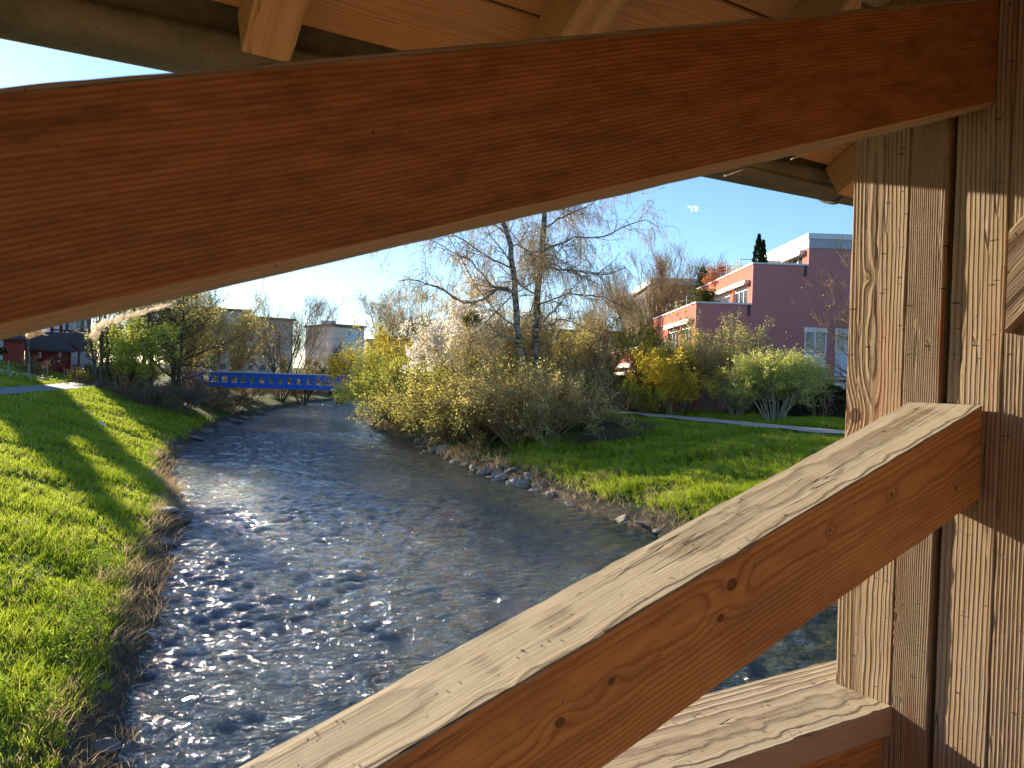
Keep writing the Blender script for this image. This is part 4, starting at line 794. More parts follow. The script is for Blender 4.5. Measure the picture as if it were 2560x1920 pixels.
rf = MB(); rf.box((TX[3] - .12, YG - .1, 15.10), (42, YF - 5, 15.48)); bl(rf, 'roof', [m_coping])
rf = MB(); rf.box((TX[3] - .04, YG - .045, 14.46), (24.0, YG + .3, 15.098)); rf.box((24.02, YG - .045, 14.46), (28.0, YG + .3, 15.098)); rf.box((TX[3] - .04, YG + .302, 14.46), (TX[3] + .3, YF - 5.2, 15.098))
fs = bl(rf, 'fascia', [m_grey])
vb = MB()
for xx in (21.6, 23.3): 
    for (a, b_) in (((xx, 14.70), (xx + .28, 14.72)), ((xx, 14.92), (xx + .28, 14.94)), ((xx, 14.721), (xx + .02, 14.919)), ((xx + .26, 14.721), (xx + .28, 14.919))): vb.box((a[0], YG - .06, a[1]), (b_[0], YG - .047, b_[1]))
vb.build('vent_frame', [m_rail], fs)
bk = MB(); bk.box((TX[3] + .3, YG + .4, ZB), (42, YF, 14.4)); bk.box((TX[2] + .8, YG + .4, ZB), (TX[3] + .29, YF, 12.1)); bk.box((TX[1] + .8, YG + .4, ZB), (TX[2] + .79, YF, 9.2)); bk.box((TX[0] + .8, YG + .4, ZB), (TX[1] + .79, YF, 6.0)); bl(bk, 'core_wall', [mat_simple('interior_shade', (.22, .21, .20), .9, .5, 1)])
# gable windows with shutter boxes and pale panels under them; awning line and ground floor glazing
for (xa, xb) in ((20.2, 21.85), (22.35, 24.0), (24.6, 26.2)):
    w = MB(); w.box((xa, YG - .10, 8.60), (xb, YG - .004, 8.93)); w.box((xa + .05, YG - .05, 7.30), (xa + .15, YG - .004, 8.6)); w.box((xb - .15, YG - .05, 7.30), (xb - .05, YG - .004, 8.6)); xm = xa + (xb - xa) * .42
    w.box((xm, YG - .05, 7.30), (xm + .13, YG - .004, 8.6)); w.box((xa + .05, YG - .08, 7.22), (xb - .05, YG - .004, 7.30)); f = bl(w, 'window', [m_white])
    p = MB(); p.box((xa + .1, YG - .02, 7.3), (xb - .1, YG - .006, 8.6)); p.build('pane', [m_glass], f)
    p = MB(); p.box((xa + .06, YG - .03, 5.62), (xb - .06, YG - .004, 7.2)); bl(p, 'panel', [mat_simple('pale_panel', (.62, .66, .72), .6, .2, 2)])
    w = MB(); w.box((xa + .02, YG - .06, 4.95), (xb - .02, YG - .004, 5.2)); w.box((xa + .02, YG - .06, 4.0), (xa + .12, YG - .004, 4.95)); w.box((xb - .12, YG - .06, 4.0), (xb - .02, YG - .004, 4.95)); w.box((xm, YG - .06, 4.0), (xm + .1, YG - .004, 4.95))
    f = bl(w, 'window', [m_white]); p = MB(); p.box((xa + .05, YG - .03, 4.0), (xb - .05, YG - .006, 4.95)); p.build('pane', [m_glass], f)
aw = MB(); aw.box((19.4, YG - .55, 5.38), (30, YG - .003, 5.5)); bl(aw, 'canopy', [m_white]); aw = MB()
for k in range(30): aw.box((19.5 + k * .36, YG - .54, 5.24), (19.62 + k * .36, YG - .5, 5.379))
bl(aw, 'canopy_fringe', [m_dark])
lw = MB(); lw.box((TX[0] - .9, YG + .6, 5.22), (TX[0] - .003, YG + 8, 5.42)); bl(lw, 'awning', [m_awn]); 
# plants on the terraces
conifer(161, 'terrace_conifer', 'dark narrow twin tipped conifer standing on the upper roof terrace', 17.15, YG + .95, 2.95, .52, 5200, size=.13, z=12.2 + .35, cat='potted conifer')
conifer(162, 'terrace_conifer', 'slightly shorter tip pressed against the taller dark terrace conifer', 17.5, YG + 1.0, 2.55, .36, 2600, size=.13, z=12.2 + .35, cat='potted conifer')
def ball_plant(seed, label, x, y, z, r, lf, n=2500, size=.11):
    rg = np.random.RandomState(seed); P, R = stems(rg, (x, y, z), 10, r * 1.5, .6, .02, 4, arch=.1, r_end=.006, basew=.1); P1, R1 = kids(rg, P, R, 7, r * .8, 45, 12, .2, 1, 4, .15, .0, .6, .006)
    return plant('terrace_shrub', label, 'potted shrub', Vector((x, y, z)), [tubes(P, R, 4)], [tubes(P1, R1, 3)], [leaves(rg, P1, n, size, r * .12, .2)], bk_twig, bk_twig, LF[lf])
ball_plant(171, 'round glossy green shrub on the middle terrace corner', 13.6, YG + 1.2, 9.7, 1.15, 'hedge', 3800, .12)
ball_plant(172, 'green shrub at the far end of the upper terrace parapet', 16.95, YG + 14.2, 12.4, 1.55, 'hedge', 3200, .16)
ball_plant(173, 'rust coloured small shrub on the upper terrace parapet', 17.1, YG + 10.2, 12.5, 1.25, 'rust', 3000, .12)
ball_plant(174, 'dry tan plant beside the rust coloured shrub', 17.0, YG + 5.6, 12.6, .95, 'bud', 900, .10)
ball_plant(175, 'climbing green shrub on the lowest terrace', 9.6, YG + 8, 6.2, 1.7, 'hedge', 5200, .14)

# dark building behind and long low building
db = empty('dark_building', 'dark flat roofed building with grey roof edge behind the vase shaped tree', 'building', (19, 86, 2.75)); o3 = -Vector(db.location)
m_brown = mat_simple('dark_cladding', (.075, .06, .05), .8, .5, 2, (.04, .034, .03))
m = MB(); m.box((15.6, 86, 2.2), (34, 100, 15.7)); m.build('wall', [m_brown], db, o3)
m = MB(); m.box((15.2, 85.7, 15.7), (34.3, 100, 16.4)); m.build('roof_edge', [m_grey], db, o3)
for zz in (6.2, 9.2, 12.2):
    m = MB(); m.box((17, 85.93, zz), (33, 85.997, zz + 1.2)); m.build('window', [m_glass], db, o3)
m = MB(); m.box((15.0, 85.2, 2.5), (15.3, 85.5, 15.6)); m.box((15.9, 85.2, 2.5), (16.15, 85.5, 15.6)); m.build('balcony_frame', [m_white], db, o3)
lb_ = empty('low_building', 'long low dark building with white panels behind the birches', 'building', (9, 78, 2.75)); o4 = -Vector(lb_.location)
m = MB(); m.box((-2, 78, 2.2), (17, 90, 9.0)); m.build('wall', [m_brown], lb_, o4)
m = MB(); m.box((-2.6, 77.3, 9.0), (17.6, 90.5, 9.75)); m.build('roof', [mat_simple('low_roof', (.10, .10, .11), .7, .4, 2)], lb_, o4)
for k in range(9):
    xx = -1.5 + k * 2.05; m = MB(); m.box((xx, 77.9, 6.3), (xx + 1.75, 77.997, 7.9)); m.build('panel', [m_white], lb_, o4)
    m = MB(); m.box((xx, 77.93, 3.6), (xx + 1.75, 77.997, 5.6)); m.build('window', [m_glass], lb_, o4)

# apartment blocks far beyond the blue bridge
m_pink = mat_simple('pink_render', (.76, .56, .48), .9, .25, .6, (.68, .50, .43)); m_pale = mat_simple('pale_render', (.70, .68, .68), .9, .2, .6); m_roofb = mat_simple('roof_edge_brown', (.20, .14, .11), .8); m_taupe = mat_simple('taupe_render', (.52, .43, .37), .9, .3, .5, (.45, .37, .32))
def block(name, label, p0, p1, depth, z0, z1, mat, rows, cols, roofh=.5, matr=m_roofb, over=.5, ww=1.2, wh=1.4, side2=None, group=None, wm=None):
    """block whose front runs from p0 to p1 (seen face on the camera side); windows as parts"""
    A = Vector((*p0, 0)); B_ = Vector((*p1, 0)); d = (B_ - A); Ln = d.length; d.normalize(); nn = Vector((-d.y, d.x, 0)); nn = nn if nn.y > 0 else -nn
    e = empty(name, label, 'building', (A.x, A.y, z0), 0, group); M = Matrix(((d.x, nn.x, 0, 0), (d.y, nn.y, 0, 0), (0, 0, 1, 0), (0, 0, 0, 1)))
    def put(o): o.matrix_local = M; return o
    put(MB().box((0, 0, 0), (Ln, depth, z1 - z0)).build('wall', [mat], e)); put(MB().box((-over, -over, z1 - z0), (Ln + over, depth + over, z1 - z0 + roofh)).build('roof', [matr], e))
    st = (z1 - z0) / rows
    for r in range(rows):
        for c in range(cols):
            x = (c + .5) * Ln / cols - ww / 2; z = r * st + st * .32; w = MB().box((x, -.06, z), (x + ww, -.004, z + wh)); o = put(w.build('window', [wm or m_white], e))
            q = MB().box((x + .1, -.09, z + .1), (x + ww - .1, -.062, z + wh - .1)).build('pane', [m_glass], o)
    if side2:
        for r in range(rows):
            for c in range(side2):
                y = (c + .5) * depth / side2 - ww / 2; z = r * st + st * .32; o = put(MB().box((Ln + .004, y, z), (Ln + .06, y + ww, z + wh)).build('window', [m_white], e)); MB().box((Ln + .062, y + .1, z + .1), (Ln + .09, y + ww - .1, z + wh - .1)).build('pane', [m_glass], o)
    return e
gA = 'apartment blocks beyond the blue bridge'
block('apartment_block', 'pink rendered apartment block behind the fan shaped tree', (-58.5, 214.0), (-47.4, 200.0), 9, 2.9, 16.3, m_pink, 4, 3, group=gA)
block('apartment_block', 'pale bluish apartment block joined to the right of the pink one', (-47.1, 200.8), (-40.4, 204.5), 9, 2.9, 16.0, m_pale, 4, 3, group=gA, ww=.9)
block('apartment_block', 'small pale apartment block with dark windows left of the golden bushes', (-41, 214), (-34.0, 217), 9, 2.9, 13.2, m_pale, 3, 3, group=gA, ww=1.3)
block('apartment_block', 'low brownish block furthest right beyond the blue bridge', (-42, 235), (-22, 238), 9, 2.9, 15.2, m_taupe, 4, 5, group=gA)
block('apartment_block', 'large taupe apartment block behind the left bank trees', (-76, 166), (-60.0, 172), 12, 2.9, 17.2, m_taupe, 4, 5, group=gA, wm=m_taupe)
block('apartment_block', 'stepped right wing of the taupe block behind the branches', (-59.9, 170), (-51.0, 176), 10, 2.9, 15.7, m_taupe, 4, 4, group=gA, wm=m_taupe)
m = MB(); m.box((-52, 205, 16.82), (-48.6, 208, 17.9)); m.box((-50.5, 206, 17.901), (-50.3, 206.2, 19)); tag(m.build('rooftop_plant', [m_pale]), 'grey rooftop unit with a thin aerial on the pink block', 'rooftop unit')

# red sheds and timbered house on the left
YS = 84.0
def wx(px, Y=YS): return float(aty(px, 905, Y)[0])
def wzz(px, py, Y=YS): return float(aty(px, py, Y)[2])
tred = NT('red_boards'); _c = tred.coord(); _s = tred.n('ShaderNodeSeparateXYZ'); tred.set(_s.inputs[0], _c); _w = tred.math('FRACT', tred.math('MULTIPLY', _s.outputs[0], 4.2)); _g = tred.ramp(_w, [(0, 1), (.1, 0), (.9, 0), (1, 1)])
m_redb = tred.principled(tred.mix(tred.math('MULTIPLY', _g, .7), tred.mix(tred.noise(_c, 3), (.26, .035, .03), (.16, .022, .02)), (.03, .008, .008)), .85, spec=.15)
m_redl = mat_simple('faded_red_boards', (.46, .085, .06), .85, .5, 5, (.28, .05, .04)); m_tile = mat_simple('brown_tiles', (.07, .057, .05), .9, .6, 4, (.12, .10, .085), bumpd=.03); m_timb = mat_simple('oxblood_timber', (.20, .022, .022), .8)
m_lime = mat_simple('limewash', (.80, .81, .82), .85, .15, 2); m_shut = mat_simple('green_shutter', (.03, .07, .05), .7)
class Facing:
    """a building turned so that its front looks towards the river bridge; local x along the front, y into the building, z up"""
    def __init__(s, name, label, cat, pxc, Y, zb):
        s.B = np.array(aty(pxc, 905, Y)); s.B[2] = zb; s.a = math.atan2(-s.B[0], s.B[1]); s.d = np.array([cos(s.a), sin(s.a), 0]); s.n = np.array([-sin(s.a), cos(s.a), 0])
        s.e = empty(name, label, cat, tuple(s.B), s.a)
    def q(s, px, py, off=0.0):
        r_ = ray(px, py); t_ = ((s.B - CAM) @ s.n + off) / (r_ @ s.n); P = CAM + r_ * t_ - s.B; return float(P @ s.d), float(P[2])
    def box(s, xa, xb, ya, yb, name, mat, y0, y1, parent=None, zlo=None):
        x0, zt = s.q(xa, ya); x1, _ = s.q(xb, ya); _, zb = s.q(xa, yb)
        if zlo is not None: zb = zlo
        return MB().box((x0, y0, zb), (x1, y1, zt)).build(name, [mat], parent or s.e)
H = Facing('timbered_house', 'white half timbered house with oxblood beams and crossed braces behind the sheds', 'house', 165, 88, 3.6)
H.box(95, 241, 851, 940, 'ground_floor_wall', m_lime, 0, 9, zlo=-.6); H.box(95, 227, 700, 850.6, 'upper_wall', m_lime, .002, 9)
(xa_, za_), (xb_, zb_) = H.q(85, 700), H.q(240, 700)
m = MB(); m.ext([(xa_ - .6, za_ + .05), (xb_ + .6, za_ + .05), ((xa_ + xb_) / 2, za_ + 3.4)], -.6, 9.6); m.build('roof', [m_tile], H.e)
fr = MB()
def bm_(p, q, w=.13):
    (ax_, az_), (bx_, bz_) = H.q(*p), H.q(*q); A, B_ = Vector((ax_, -.07, az_)), Vector((bx_, -.07, bz_)); d = (B_ - A).normalized(); n_ = Vector((-d.z, 0, d.x)) * w; Y2 = Vector((0, .068, 0))
    fr.add([A - n_, B_ - n_, B_ + n_, A + n_, A - n_ + Y2, B_ - n_ + Y2, B_ + n_ + Y2, A + n_ + Y2], [(0, 1, 2, 3), (7, 6, 5, 4), (0, 4, 5, 1), (1, 5, 6, 2), (2, 6, 7, 3), (3, 7, 4, 0)])
for p, q, w in [((130, 780), (130, 840), .16), ((152, 780), (153, 842), .16), ((130, 824), (226, 829), .08), ((153, 842), (226, 848), .16), ((164, 824), (159, 842), .08), ((174, 826), (174, 842), .08), ((189, 826), (189, 843), .08), ((201, 827), (203, 844), .08), ((213, 828), (216, 846), .08),
                ((176, 828), (186, 842), .06), ((186, 828), (176, 842), .06), ((190, 828), (200, 843), .06), ((200, 828), (190, 843), .06), ((224, 780), (224, 848), .16), ((130, 780), (226, 784), .1)]: bm_(p, q, w)
fr.build('timber_frame', [m_timb], H.e)
for (xa, xb) in ((177, 185), (190, 198), (217, 222)):
    f = H.box(xa, xb, 798, 823, 'window', m_white, -.14, -.004); H.box(xa + 1.3, xb - 1.3, 800, 821, 'pane', m_glass, -.18, -.142, f)
for (xa, xb) in ((202, 210), (164, 172)): H.box(xa, xb, 798, 826, 'shutter', m_shut, -.16, -.004)
f = H.box(210, 224, 911, 940, 'window', m_grey, -.1, -.004, zlo=-.5); H.box(213, 222, 914, 940, 'pane', m_glass, -.14, -.102, f, zlo=-.5)
f = H.box(180, 192, 910, 940, 'window', m_grey, -.1, -.004, zlo=-.5); H.box(182, 190, 913, 940, 'pane', m_glass, -.14, -.102, f, zlo=-.5)
def shed(name, label, xa, xb, pxc, Y, ye, yr, mat, roofx, depth=5):
    G = Facing(name, label, 'shed', pxc, Y, 3.6); G.box(xa, xb, ye, 930, 'wall', mat, 0, depth, zlo=-.5)
    ze = G.q(pxc, ye)[1]; zr_ = G.q(pxc, yr, depth / 2)[1]; ra, rb = [G.q(x_, ye)[0] for x_ in roofx[:2]]; rc_, rd = [G.q(x_, ye, depth / 2)[0] for x_ in roofx[2:]]; r = MB(); D = depth
    r.add([(ra, -.35, ze - .1), (rb, -.35, ze - .1), (rc_, D / 2, zr_), (rd, D / 2, zr_), (ra, D + .3, ze - .1), (rb, D + .3, ze - .1),
           (ra, -.35, ze + .12), (rb, -.35, ze + .12), (rc_, D / 2, zr_ + .2), (rd, D / 2, zr_ + .2), (ra, D + .3, ze + .12), (rb, D + .3, ze + .12)],
          [(0, 1, 2, 3), (3, 2, 5, 4), (6, 9, 8, 7), (9, 10, 11, 8), (0, 6, 7, 1), (1, 7, 8, 2), (2, 8, 11, 5), (4, 5, 11, 10), (3, 9, 6, 0), (4, 10, 9, 3)]); r.build('roof', [m_tile], G.e)
    return G
G = shed('red_shed', 'long low dark red boarded shed with brown tiled roof', 62, 178, 120, 81, 876, 834, m_redb, (40, 188, 150, 78), 3.6)
for xa in (97, 147): f = G.box(xa, xa + 6, 880, 893, 'window', m_white, -.1, -.004); G.box(xa + 1, xa + 4.5, 881, 891, 'pane', m_glass, -.13, -.102, f)
G = shed('faded_red_barn', 'faded bright red boarded barn wall at the far left edge', 8, 62, 35, 76, 850, 826, m_redl, (2, 66, 62, -8), 4)
G = shed('porch', 'brown tiled porch roof with oxblood barge board and post beside the white wall', 238, 241, 200, 85, 876, 838, m_timb, (198, 244, 226, 140), 3.2)
fr = MB(); (x0_, z0_), (x1_, z1_) = G.q(142, 838, .6), G.q(201, 875, -.2); fr.add([(x0_, .6, z0_), (x1_, -.4, z1_), (x1_, -.4, z1_ - .45), (x0_, .6, z0_ - .45), (x0_, .7, z0_), (x1_, -.3, z1_), (x1_, -.3, z1_ - .45), (x0_, .7, z0_ - .45)], [(3, 2, 1, 0), (4, 5, 6, 7), (0, 1, 5, 4), (2, 3, 7, 6), (0, 4, 7, 3), (1, 2, 6, 5)])
fr.build('barge_board', [m_timb], G.e); G.box(195, 200, 876, 930, 'post', m_timb, -.3, -.1, zlo=-.4)
m = MB(); m.box((wx(-12, 77), 77, 3.4), (wx(7, 77), 77.5, wzz(4, 845, 77))); tag(m.build('white_wall', [m_lime]), 'white wall end left of the faded red barn', 'wall')
# poles, sign, lantern, fence
def gz(x, y): return hz(x, y)
x, y = wx(70, 66), 66.0; m = MB(); m.bar((x, y, gz(x, y) - .2), (x, y, wzz(70, 790, 66)), .09, 10, r2=.075); e = empty('utility_pole', 'grey weathered wooden pole standing in front of the red sheds', 'pole', (x, y, gz(x, y))); m.build('pole', [bk_grey], e, -Vector(e.location), True)
m = MB(); m.bar((x + .12, y, gz(x, y)), (x + .12, y, gz(x, y) + 2.2), .03, 6); m.build('cable_pipe', [m_rail], e, -Vector(e.location))
x, y = wx(220, 66), 66.0; e = empty('round_sign', 'round sign on a thin steel post seen from behind beside the white wall', 'sign', (x, y, gz(x, y))); o_ = -Vector(e.location)
m = MB(); m.bar((x, y, gz(x, y) - .1), (x, y, wzz(221, 876, 66)), .03, 8); m.build('post', [m_rail], e, o_, True); m = MB(); m.bar((x, y - .03, wzz(221, 888, 66)), (x, y - .05, wzz(221, 888, 66)), .21, 24); m.build('sign_plate', [mat_simple('sign_back', (.12, .15, .15), .5)], e, o_)
m = MB(); m.bar((x, y - .051, wzz(221, 890, 66)), (x, y - .06, wzz(221, 890, 66)), .035, 10); m.build('clamp', [m_rail], e, o_)
def street_lamp(name, label, x, y, H, lantern=True):
    b = hz(x, y); e = empty(name, label, 'street lamp', (x, y, b)); m = MB(); m.bar((0, 0, -.1), (0, 0, H), .06, 10, r2=.04); m.build('post', [m_rail], e, None, True)
    if lantern:
        m = MB(); m.bar((0, 0, H), (0, 0, H + .55), .11, 8, r2=.20); m.build('lamp_glass', [mat_simple('lamp_glass', (.75, .78, .80), .3)], e, None, True); m = MB(); m.bar((0, 0, H + .551), (0, 0, H + .68), .26, 12, r2=.05); m.build('lamp_cap', [m_dark], e, None, True)
    else:
        m = MB(); m.bar((0, 0, H), (0, 0, H + .08), .17, 14, r2=.20); m.bar((0, 0, H + .081), (0, 0, H + .15), .20, 14, r2=.05); m.build('lamp_head', [m_dark], e, None, True)
    return e
x, y = wx(257, 63), 63.0; street_lamp('street_lamp', 'old style lantern on a post at the edge of the bank trees', x, y, wzz(257, 852, 63) - hz(x, y))
p = atz(1507, 1019, 2.75); street_lamp('park_lamp', 'plain pale park lamp post beside the gravel path in front of the hedge', float(p[0]), float(p[1]), 3.0, False)
MB_ = []
fence_px = [(-12, 60.5), (22, 62), (72, 63.5), (119, 65), (161, 66.5), (205, 69), (240, 70.5)]
for i, (px, Y) in enumerate(fence_px):
    x = wx(px, Y); z = hz(x, Y); m = MB(); m.bar((0, 0, -.1), (0, 0, 1.3), .028, 6); m.bar((0, 0, 1.3), (0, 0, 1.34), .035, 6)
    if px == 240: m.bar((.0, 0, 1.2), (-.35, .1, 0), .022, 6)
    o = m.build('fence_post', [m_rail], None, (x, Y, z)); tag(o, ['thin steel fence post cut by the left edge of the picture', 'thin steel fence post among the white flowers', 'thin steel fence post in front of the bare shrub', 'thin steel fence post below the shed window', 'thin steel fence post at the shed corner', 'thin steel fence post near the round sign',
              'braced steel fence post beside the lantern'][i], 'fence post', 'fence posts along the grey path')
w = MB()
for zz in (.35, .8, 1.2):
    for (pa, Ya), (pb, Yb) in zip(fence_px[:-1], fence_px[1:]):
        xa, xb = wx(pa, Ya), wx(pb, Yb); w.bar((xa, Ya, hz(xa, Ya) + zz), (xb, Yb, hz(xb, Yb) + zz), .006, 3)
tag(w.build('fence_wire', [m_rail]), 'thin fence wires strung between the steel posts by the grey path', 'fence wire')
for sd, px, Y, lb2 in ((180, 108, 74, 'small bare shrub with spreading stems in front of the red shed'), (181, 82, 70, 'dark low thicket at the foot of the wooden pole')):
    x = wx(px, Y); shrub(sd, 'bare_shrub', lb2, x, Y, 3.0 if sd == 180 else 1.7, .9, 9 if sd == 180 else 20, 'deadleaf', 200 if sd == 180 else 1500, .09, r=.05, k1=6, k2=5, m_st=bk_twig)
# litter
p = atz(257, 1022, 2.45); e = MB(); e.box((-.28, -.05, 0), (.28, .05, .03)); e.box((-.28, -.05, .0302), (-.1, .09, .05)); o = e.build('litter', [m_white], None, (float(p[0]), float(p[1]), hz(float(p[0]), float(p[1])) + .10)); o.rotation_euler = (.15, .3, -.5); tag(o, 'small white piece of litter lying on the shaded grass', 'litter')

# ------------------------------------------------------------------ blue footbridge
m_blue = mat_simple('blue_paint', (.012, .13, .62), .4, .35, 1.2, (.010, .10, .48)); m_alu = mat_simple('handrail_alu', (.55, .57, .58), .4, metallic=.3)
Y0, X0, X1 = 75.0, -32.6, -2.5; fb = empty('blue_footbridge', 'blue painted steel footbridge with rows of arched openings crossing the river', 'bridge', ((X0 + X1) / 2, Y0, 2.9)); of = -Vector(fb.location)
PIT = .928; xs0 = -31.6; ZT, ZM0, ZM1, ZL = 4.22, 3.98, 3.33, 2.88
def girder(Y, name):
    g = MB(); x = xs0; g.box((X0, Y, ZM1 + .001), (xs0 - .001, Y + .03, ZM0 - .001))
    while x < X1 - PIT:
        xa, xb = x + (PIT - .56) / 2, x + (PIT + .56) / 2; n = 6; arc = [((xa + xb) / 2 - .28 * cos(pi * k / n), ZM1 + .40 + .25 * sin(pi * k / n)) for k in range(n + 1)]
        top = [(x + PIT * 0, ZM0)]; f = lambda pts: g.ext(pts, Y, Y + .03)
        f([(x, ZM1), (xa, ZM1), (xa, ZM0), (x, ZM0)]); f([(xb, ZM1), (x + PIT, ZM1), (x + PIT, ZM0), (xb, ZM0)])
        for k in range(n): f([arc[k], arc[k + 1], (arc[k + 1][0], ZM0), (arc[k][0], ZM0)])
        x += PIT
    g.box((X0, Y, ZM0), (X1, Y + .03, ZT)); g.box((X0, Y, ZL), (X1, Y + .03, ZM1)); g.box((X0, Y - .10, ZL - .06), (X1, Y + .13, ZL - .002)); g.box((X0, Y - .08, ZT + .002), (X1, Y + .11, ZT + .05)); return g.build(name, [m_blue], fb, of)
girder(Y0, 'girder'); girder(Y0 + 2.4, 'girder')
MB().box((X0, Y0 + .06, 3.18), (X1, Y0 + 2.38, 3.32)).build('deck', [mat_simple('deck_planks', (.50, .46, .38), .8, .4, 3)], fb, of)
for yy in (Y0 - .02, Y0 + 2.36): m = MB(); m.box((X0, yy, ZT + .09), (X1, yy + .10, ZT + .17)); m.build('handrail', [m_alu], fb, of)
m = MB(); x = X0 + .5
while x < X1: m.box((x, Y0 + .0, ZT + .051), (x + .05, Y0 + .05, ZT + .089)); m.bar((x, Y0 + 1.9, 3.32), (x, Y0 + 1.9, 4.1), .02, 5); x += 1.4
m.build('rail_bracket', [m_alu], fb, of)
for xx in (X0 - 1, X1 - .6): MB().box((xx, Y0 - .6, -.5), (xx + 1.6, Y0 + 3, 2.8)).build('abutment', [mat_simple('concrete', (.30, .29, .27), .9, .4, 1.5)], fb, of)

# ------------------------------------------------------------------ stones of the right shore, slabs of the left shore
rs = np.random.RandomState(77)
m_slab = mat_simple('wet_slab', (.20, .185, .16), .6, .8, 3.2, (.08, .075, .065), bumpd=.04)
m_rock = mat_simple('bank_stone', (.52, .44, .33), .85, .9, 2.6, (.13, .11, .09), bumpd=.06)
def rockmesh(seed):
    bm = bpy.data.meshes.new('stone'); import bmesh
    b = bmesh.new(); bmesh.ops.create_icosphere(b, subdivisions=3, radius=1); r = np.random.RandomState(seed); pl = nrm(r.randn(9, 3)); dd = r.uniform(.45, .85, 9)
    for v in b.verts:
        p = np.array(v.co)
        for n_, d in zip(pl, dd):
            s = p @ n_
            if s > d: p = p - n_ * (s - d)
        v.co = p + r.randn(3) * .02
    b.to_mesh(bm); b.free(); bm.materials.append(m_rock); return bm
RM = [rockmesh(i) for i in range(7)]
shr = [(1040, 1108), (1060, 1116), (1083, 1127), (1104, 1134), (1125, 1144), (1146, 1155), (1169, 1164), (1190, 1174), (1212, 1182), (1234, 1190), (1256, 1198), (1280, 1205), (1300, 1210), (1321, 1213), (1345, 1225), (1370, 1238), (1436, 1262), (1563, 1301), (1600, 1318), (1640, 1332)]
cnt = 0; place_words = ['at the far end of the stone edge under the olive bush', 'under the overhanging olive bush', 'where the olive bush meets the water', 'below the olive brown bush', 'below the wiry bush', 'in the middle of the stone edge', 'just left of the largest stones', 'among the largest stones',
              'at the foot of the brown stems', 'beside the largest pale stone', 'where the water swirls at the corner', 'at the corner of the shore', 'right at the bend below the reddish stems', 'right of the bend', 'where stones give way to brambles', 'below the brambles', 'at the grassy shore',
              'in the reeds of the grassy shore', 'by the dead tussocks', 'last before the handrail brace']
tones = [('pale', 'low'), ('grey', 'upper'), ('wet', 'outer')]
for i, (px, py) in enumerate(shr):
    for j in range(3 if i < 15 else 1):
        p = atz(px + rs.uniform(-6, 6), py, 0); x = float(p[0]) + rs.uniform(-.2, .2); y = float(p[1]) + (0, .65, -.3)[j] * rs.uniform(.6, 1.2) + .1; z = max(hz(x, y), -.1)
        s = rs.uniform(.22, .42) * (1.25 if 7 < i < 14 else 1) * (.75 if i > 15 else 1) * (1, .9, .6)[j]
        o = link('bank_stone', RM[rs.randint(7)], [], None, (x + (0, .25, -.2)[j], y, z + s * .10)); o.scale = (s * rs.uniform(.9, 1.7), s * rs.uniform(.7, 1.2), s * rs.uniform(.4, .75)); o.rotation_euler = (rs.uniform(-.3, .3), rs.uniform(-.3, .3), rs.uniform(0, 6.28))
        tag(o, f'{tones[j][0]} {tones[j][1]} stone {place_words[i]}', 'stone', 'stones along the right shore')
slab = [(432, 1292, 'flat grey slab jutting into the water from the left bank', .75), (405, 1305, 'dark slab tucked behind the jutting flat slab', .55), (447, 1280, 'small dark wet stone beside the jutting slab', .35), (415, 1352, 'dark stone in the reeds of the left bank', .35), (262, 1860, 'wet dark stone nearest to us at the left waterline', .2),
        (560, 1062, 'tilted pale slab on the shaded left shore', .8), (590, 1052, 'second tilted slab on the shaded left shore', .8), (520, 1078, 'mossy slab at the near end of the shaded shore', .7), (620, 1045, 'long slab under the blue bridge', .8), (655, 1034, 'last slab under the blue bridge', .8), (490, 1095, 'dark slab under the dead brush', .6), (450, 1118, 'small slab where the grass bank ends', .5)]
for px, py, lbl, s in slab:
    p = atz(px, py, .1); x, y = float(p[0]), float(p[1]); o = link('bank_slab', RM[rs.randint(7)], [], None, (x, y, max(hz(x, y), 0) + .08)); o.scale = (s, s * .7, s * .28); o.rotation_euler = (rs.uniform(-.1, .3), rs.uniform(.0, .35), rs.uniform(-.6, .6)); o.material_slots[0].link = 'OBJECT'; o.material_slots[0].material = m_slab; tag(o, lbl, 'stone', 'slabs along the left shore')

# ------------------------------------------------------------------ grass, reeds, ground cover
m_grass = mat_leaf('grass_blades', (.14, .22, .012), (.36, .44, .030), (.52, .56, .08), .5, .9)
def m_grass_patchy():
    t = NT('grass_blades'); rnd = t.geo('Random Per Island'); co = t.geo('Position'); n1 = t.noise(co, .45, 4, .6); n2 = t.noise(co, 2.3, 3, .6)
    f = t.math('ADD', t.math('MULTIPLY', rnd, .5), t.math('MULTIPLY_ADD', n1, 1.5, -.5), clamp=True); col = t.ramp(f, [(0, (.13, .22, .015)), (.5, (.38, .47, .03)), (1, (.60, .63, .10))])
    dead = t.math('MULTIPLY', t.ramp(n2, [(.52, 0), (.66, 1)]), t.ramp(rnd, [(.45, 0), (.55, 1)])); col = t.mix(dead, col, (.42, .34, .18))
    d = t.n('ShaderNodeBsdfDiffuse'); t.set(d.inputs[0], col); tr = t.n('ShaderNodeBsdfTranslucent'); t.set(tr.inputs[0], col); m = t.n('ShaderNodeMixShader'); m.inputs[0].default_value = .5
    t.t.links.new(d.outputs[0], m.inputs[1]); t.t.links.new(tr.outputs[0], m.inputs[2]); t.t.links.new(m.outputs[0], t.out.inputs[0]); return t.m
m_grass = m_grass_patchy()
m_straw = mat_leaf('dry_straw', (.32, .23, .12), (.52, .39, .21), (.62, .50, .30), .45, 2)
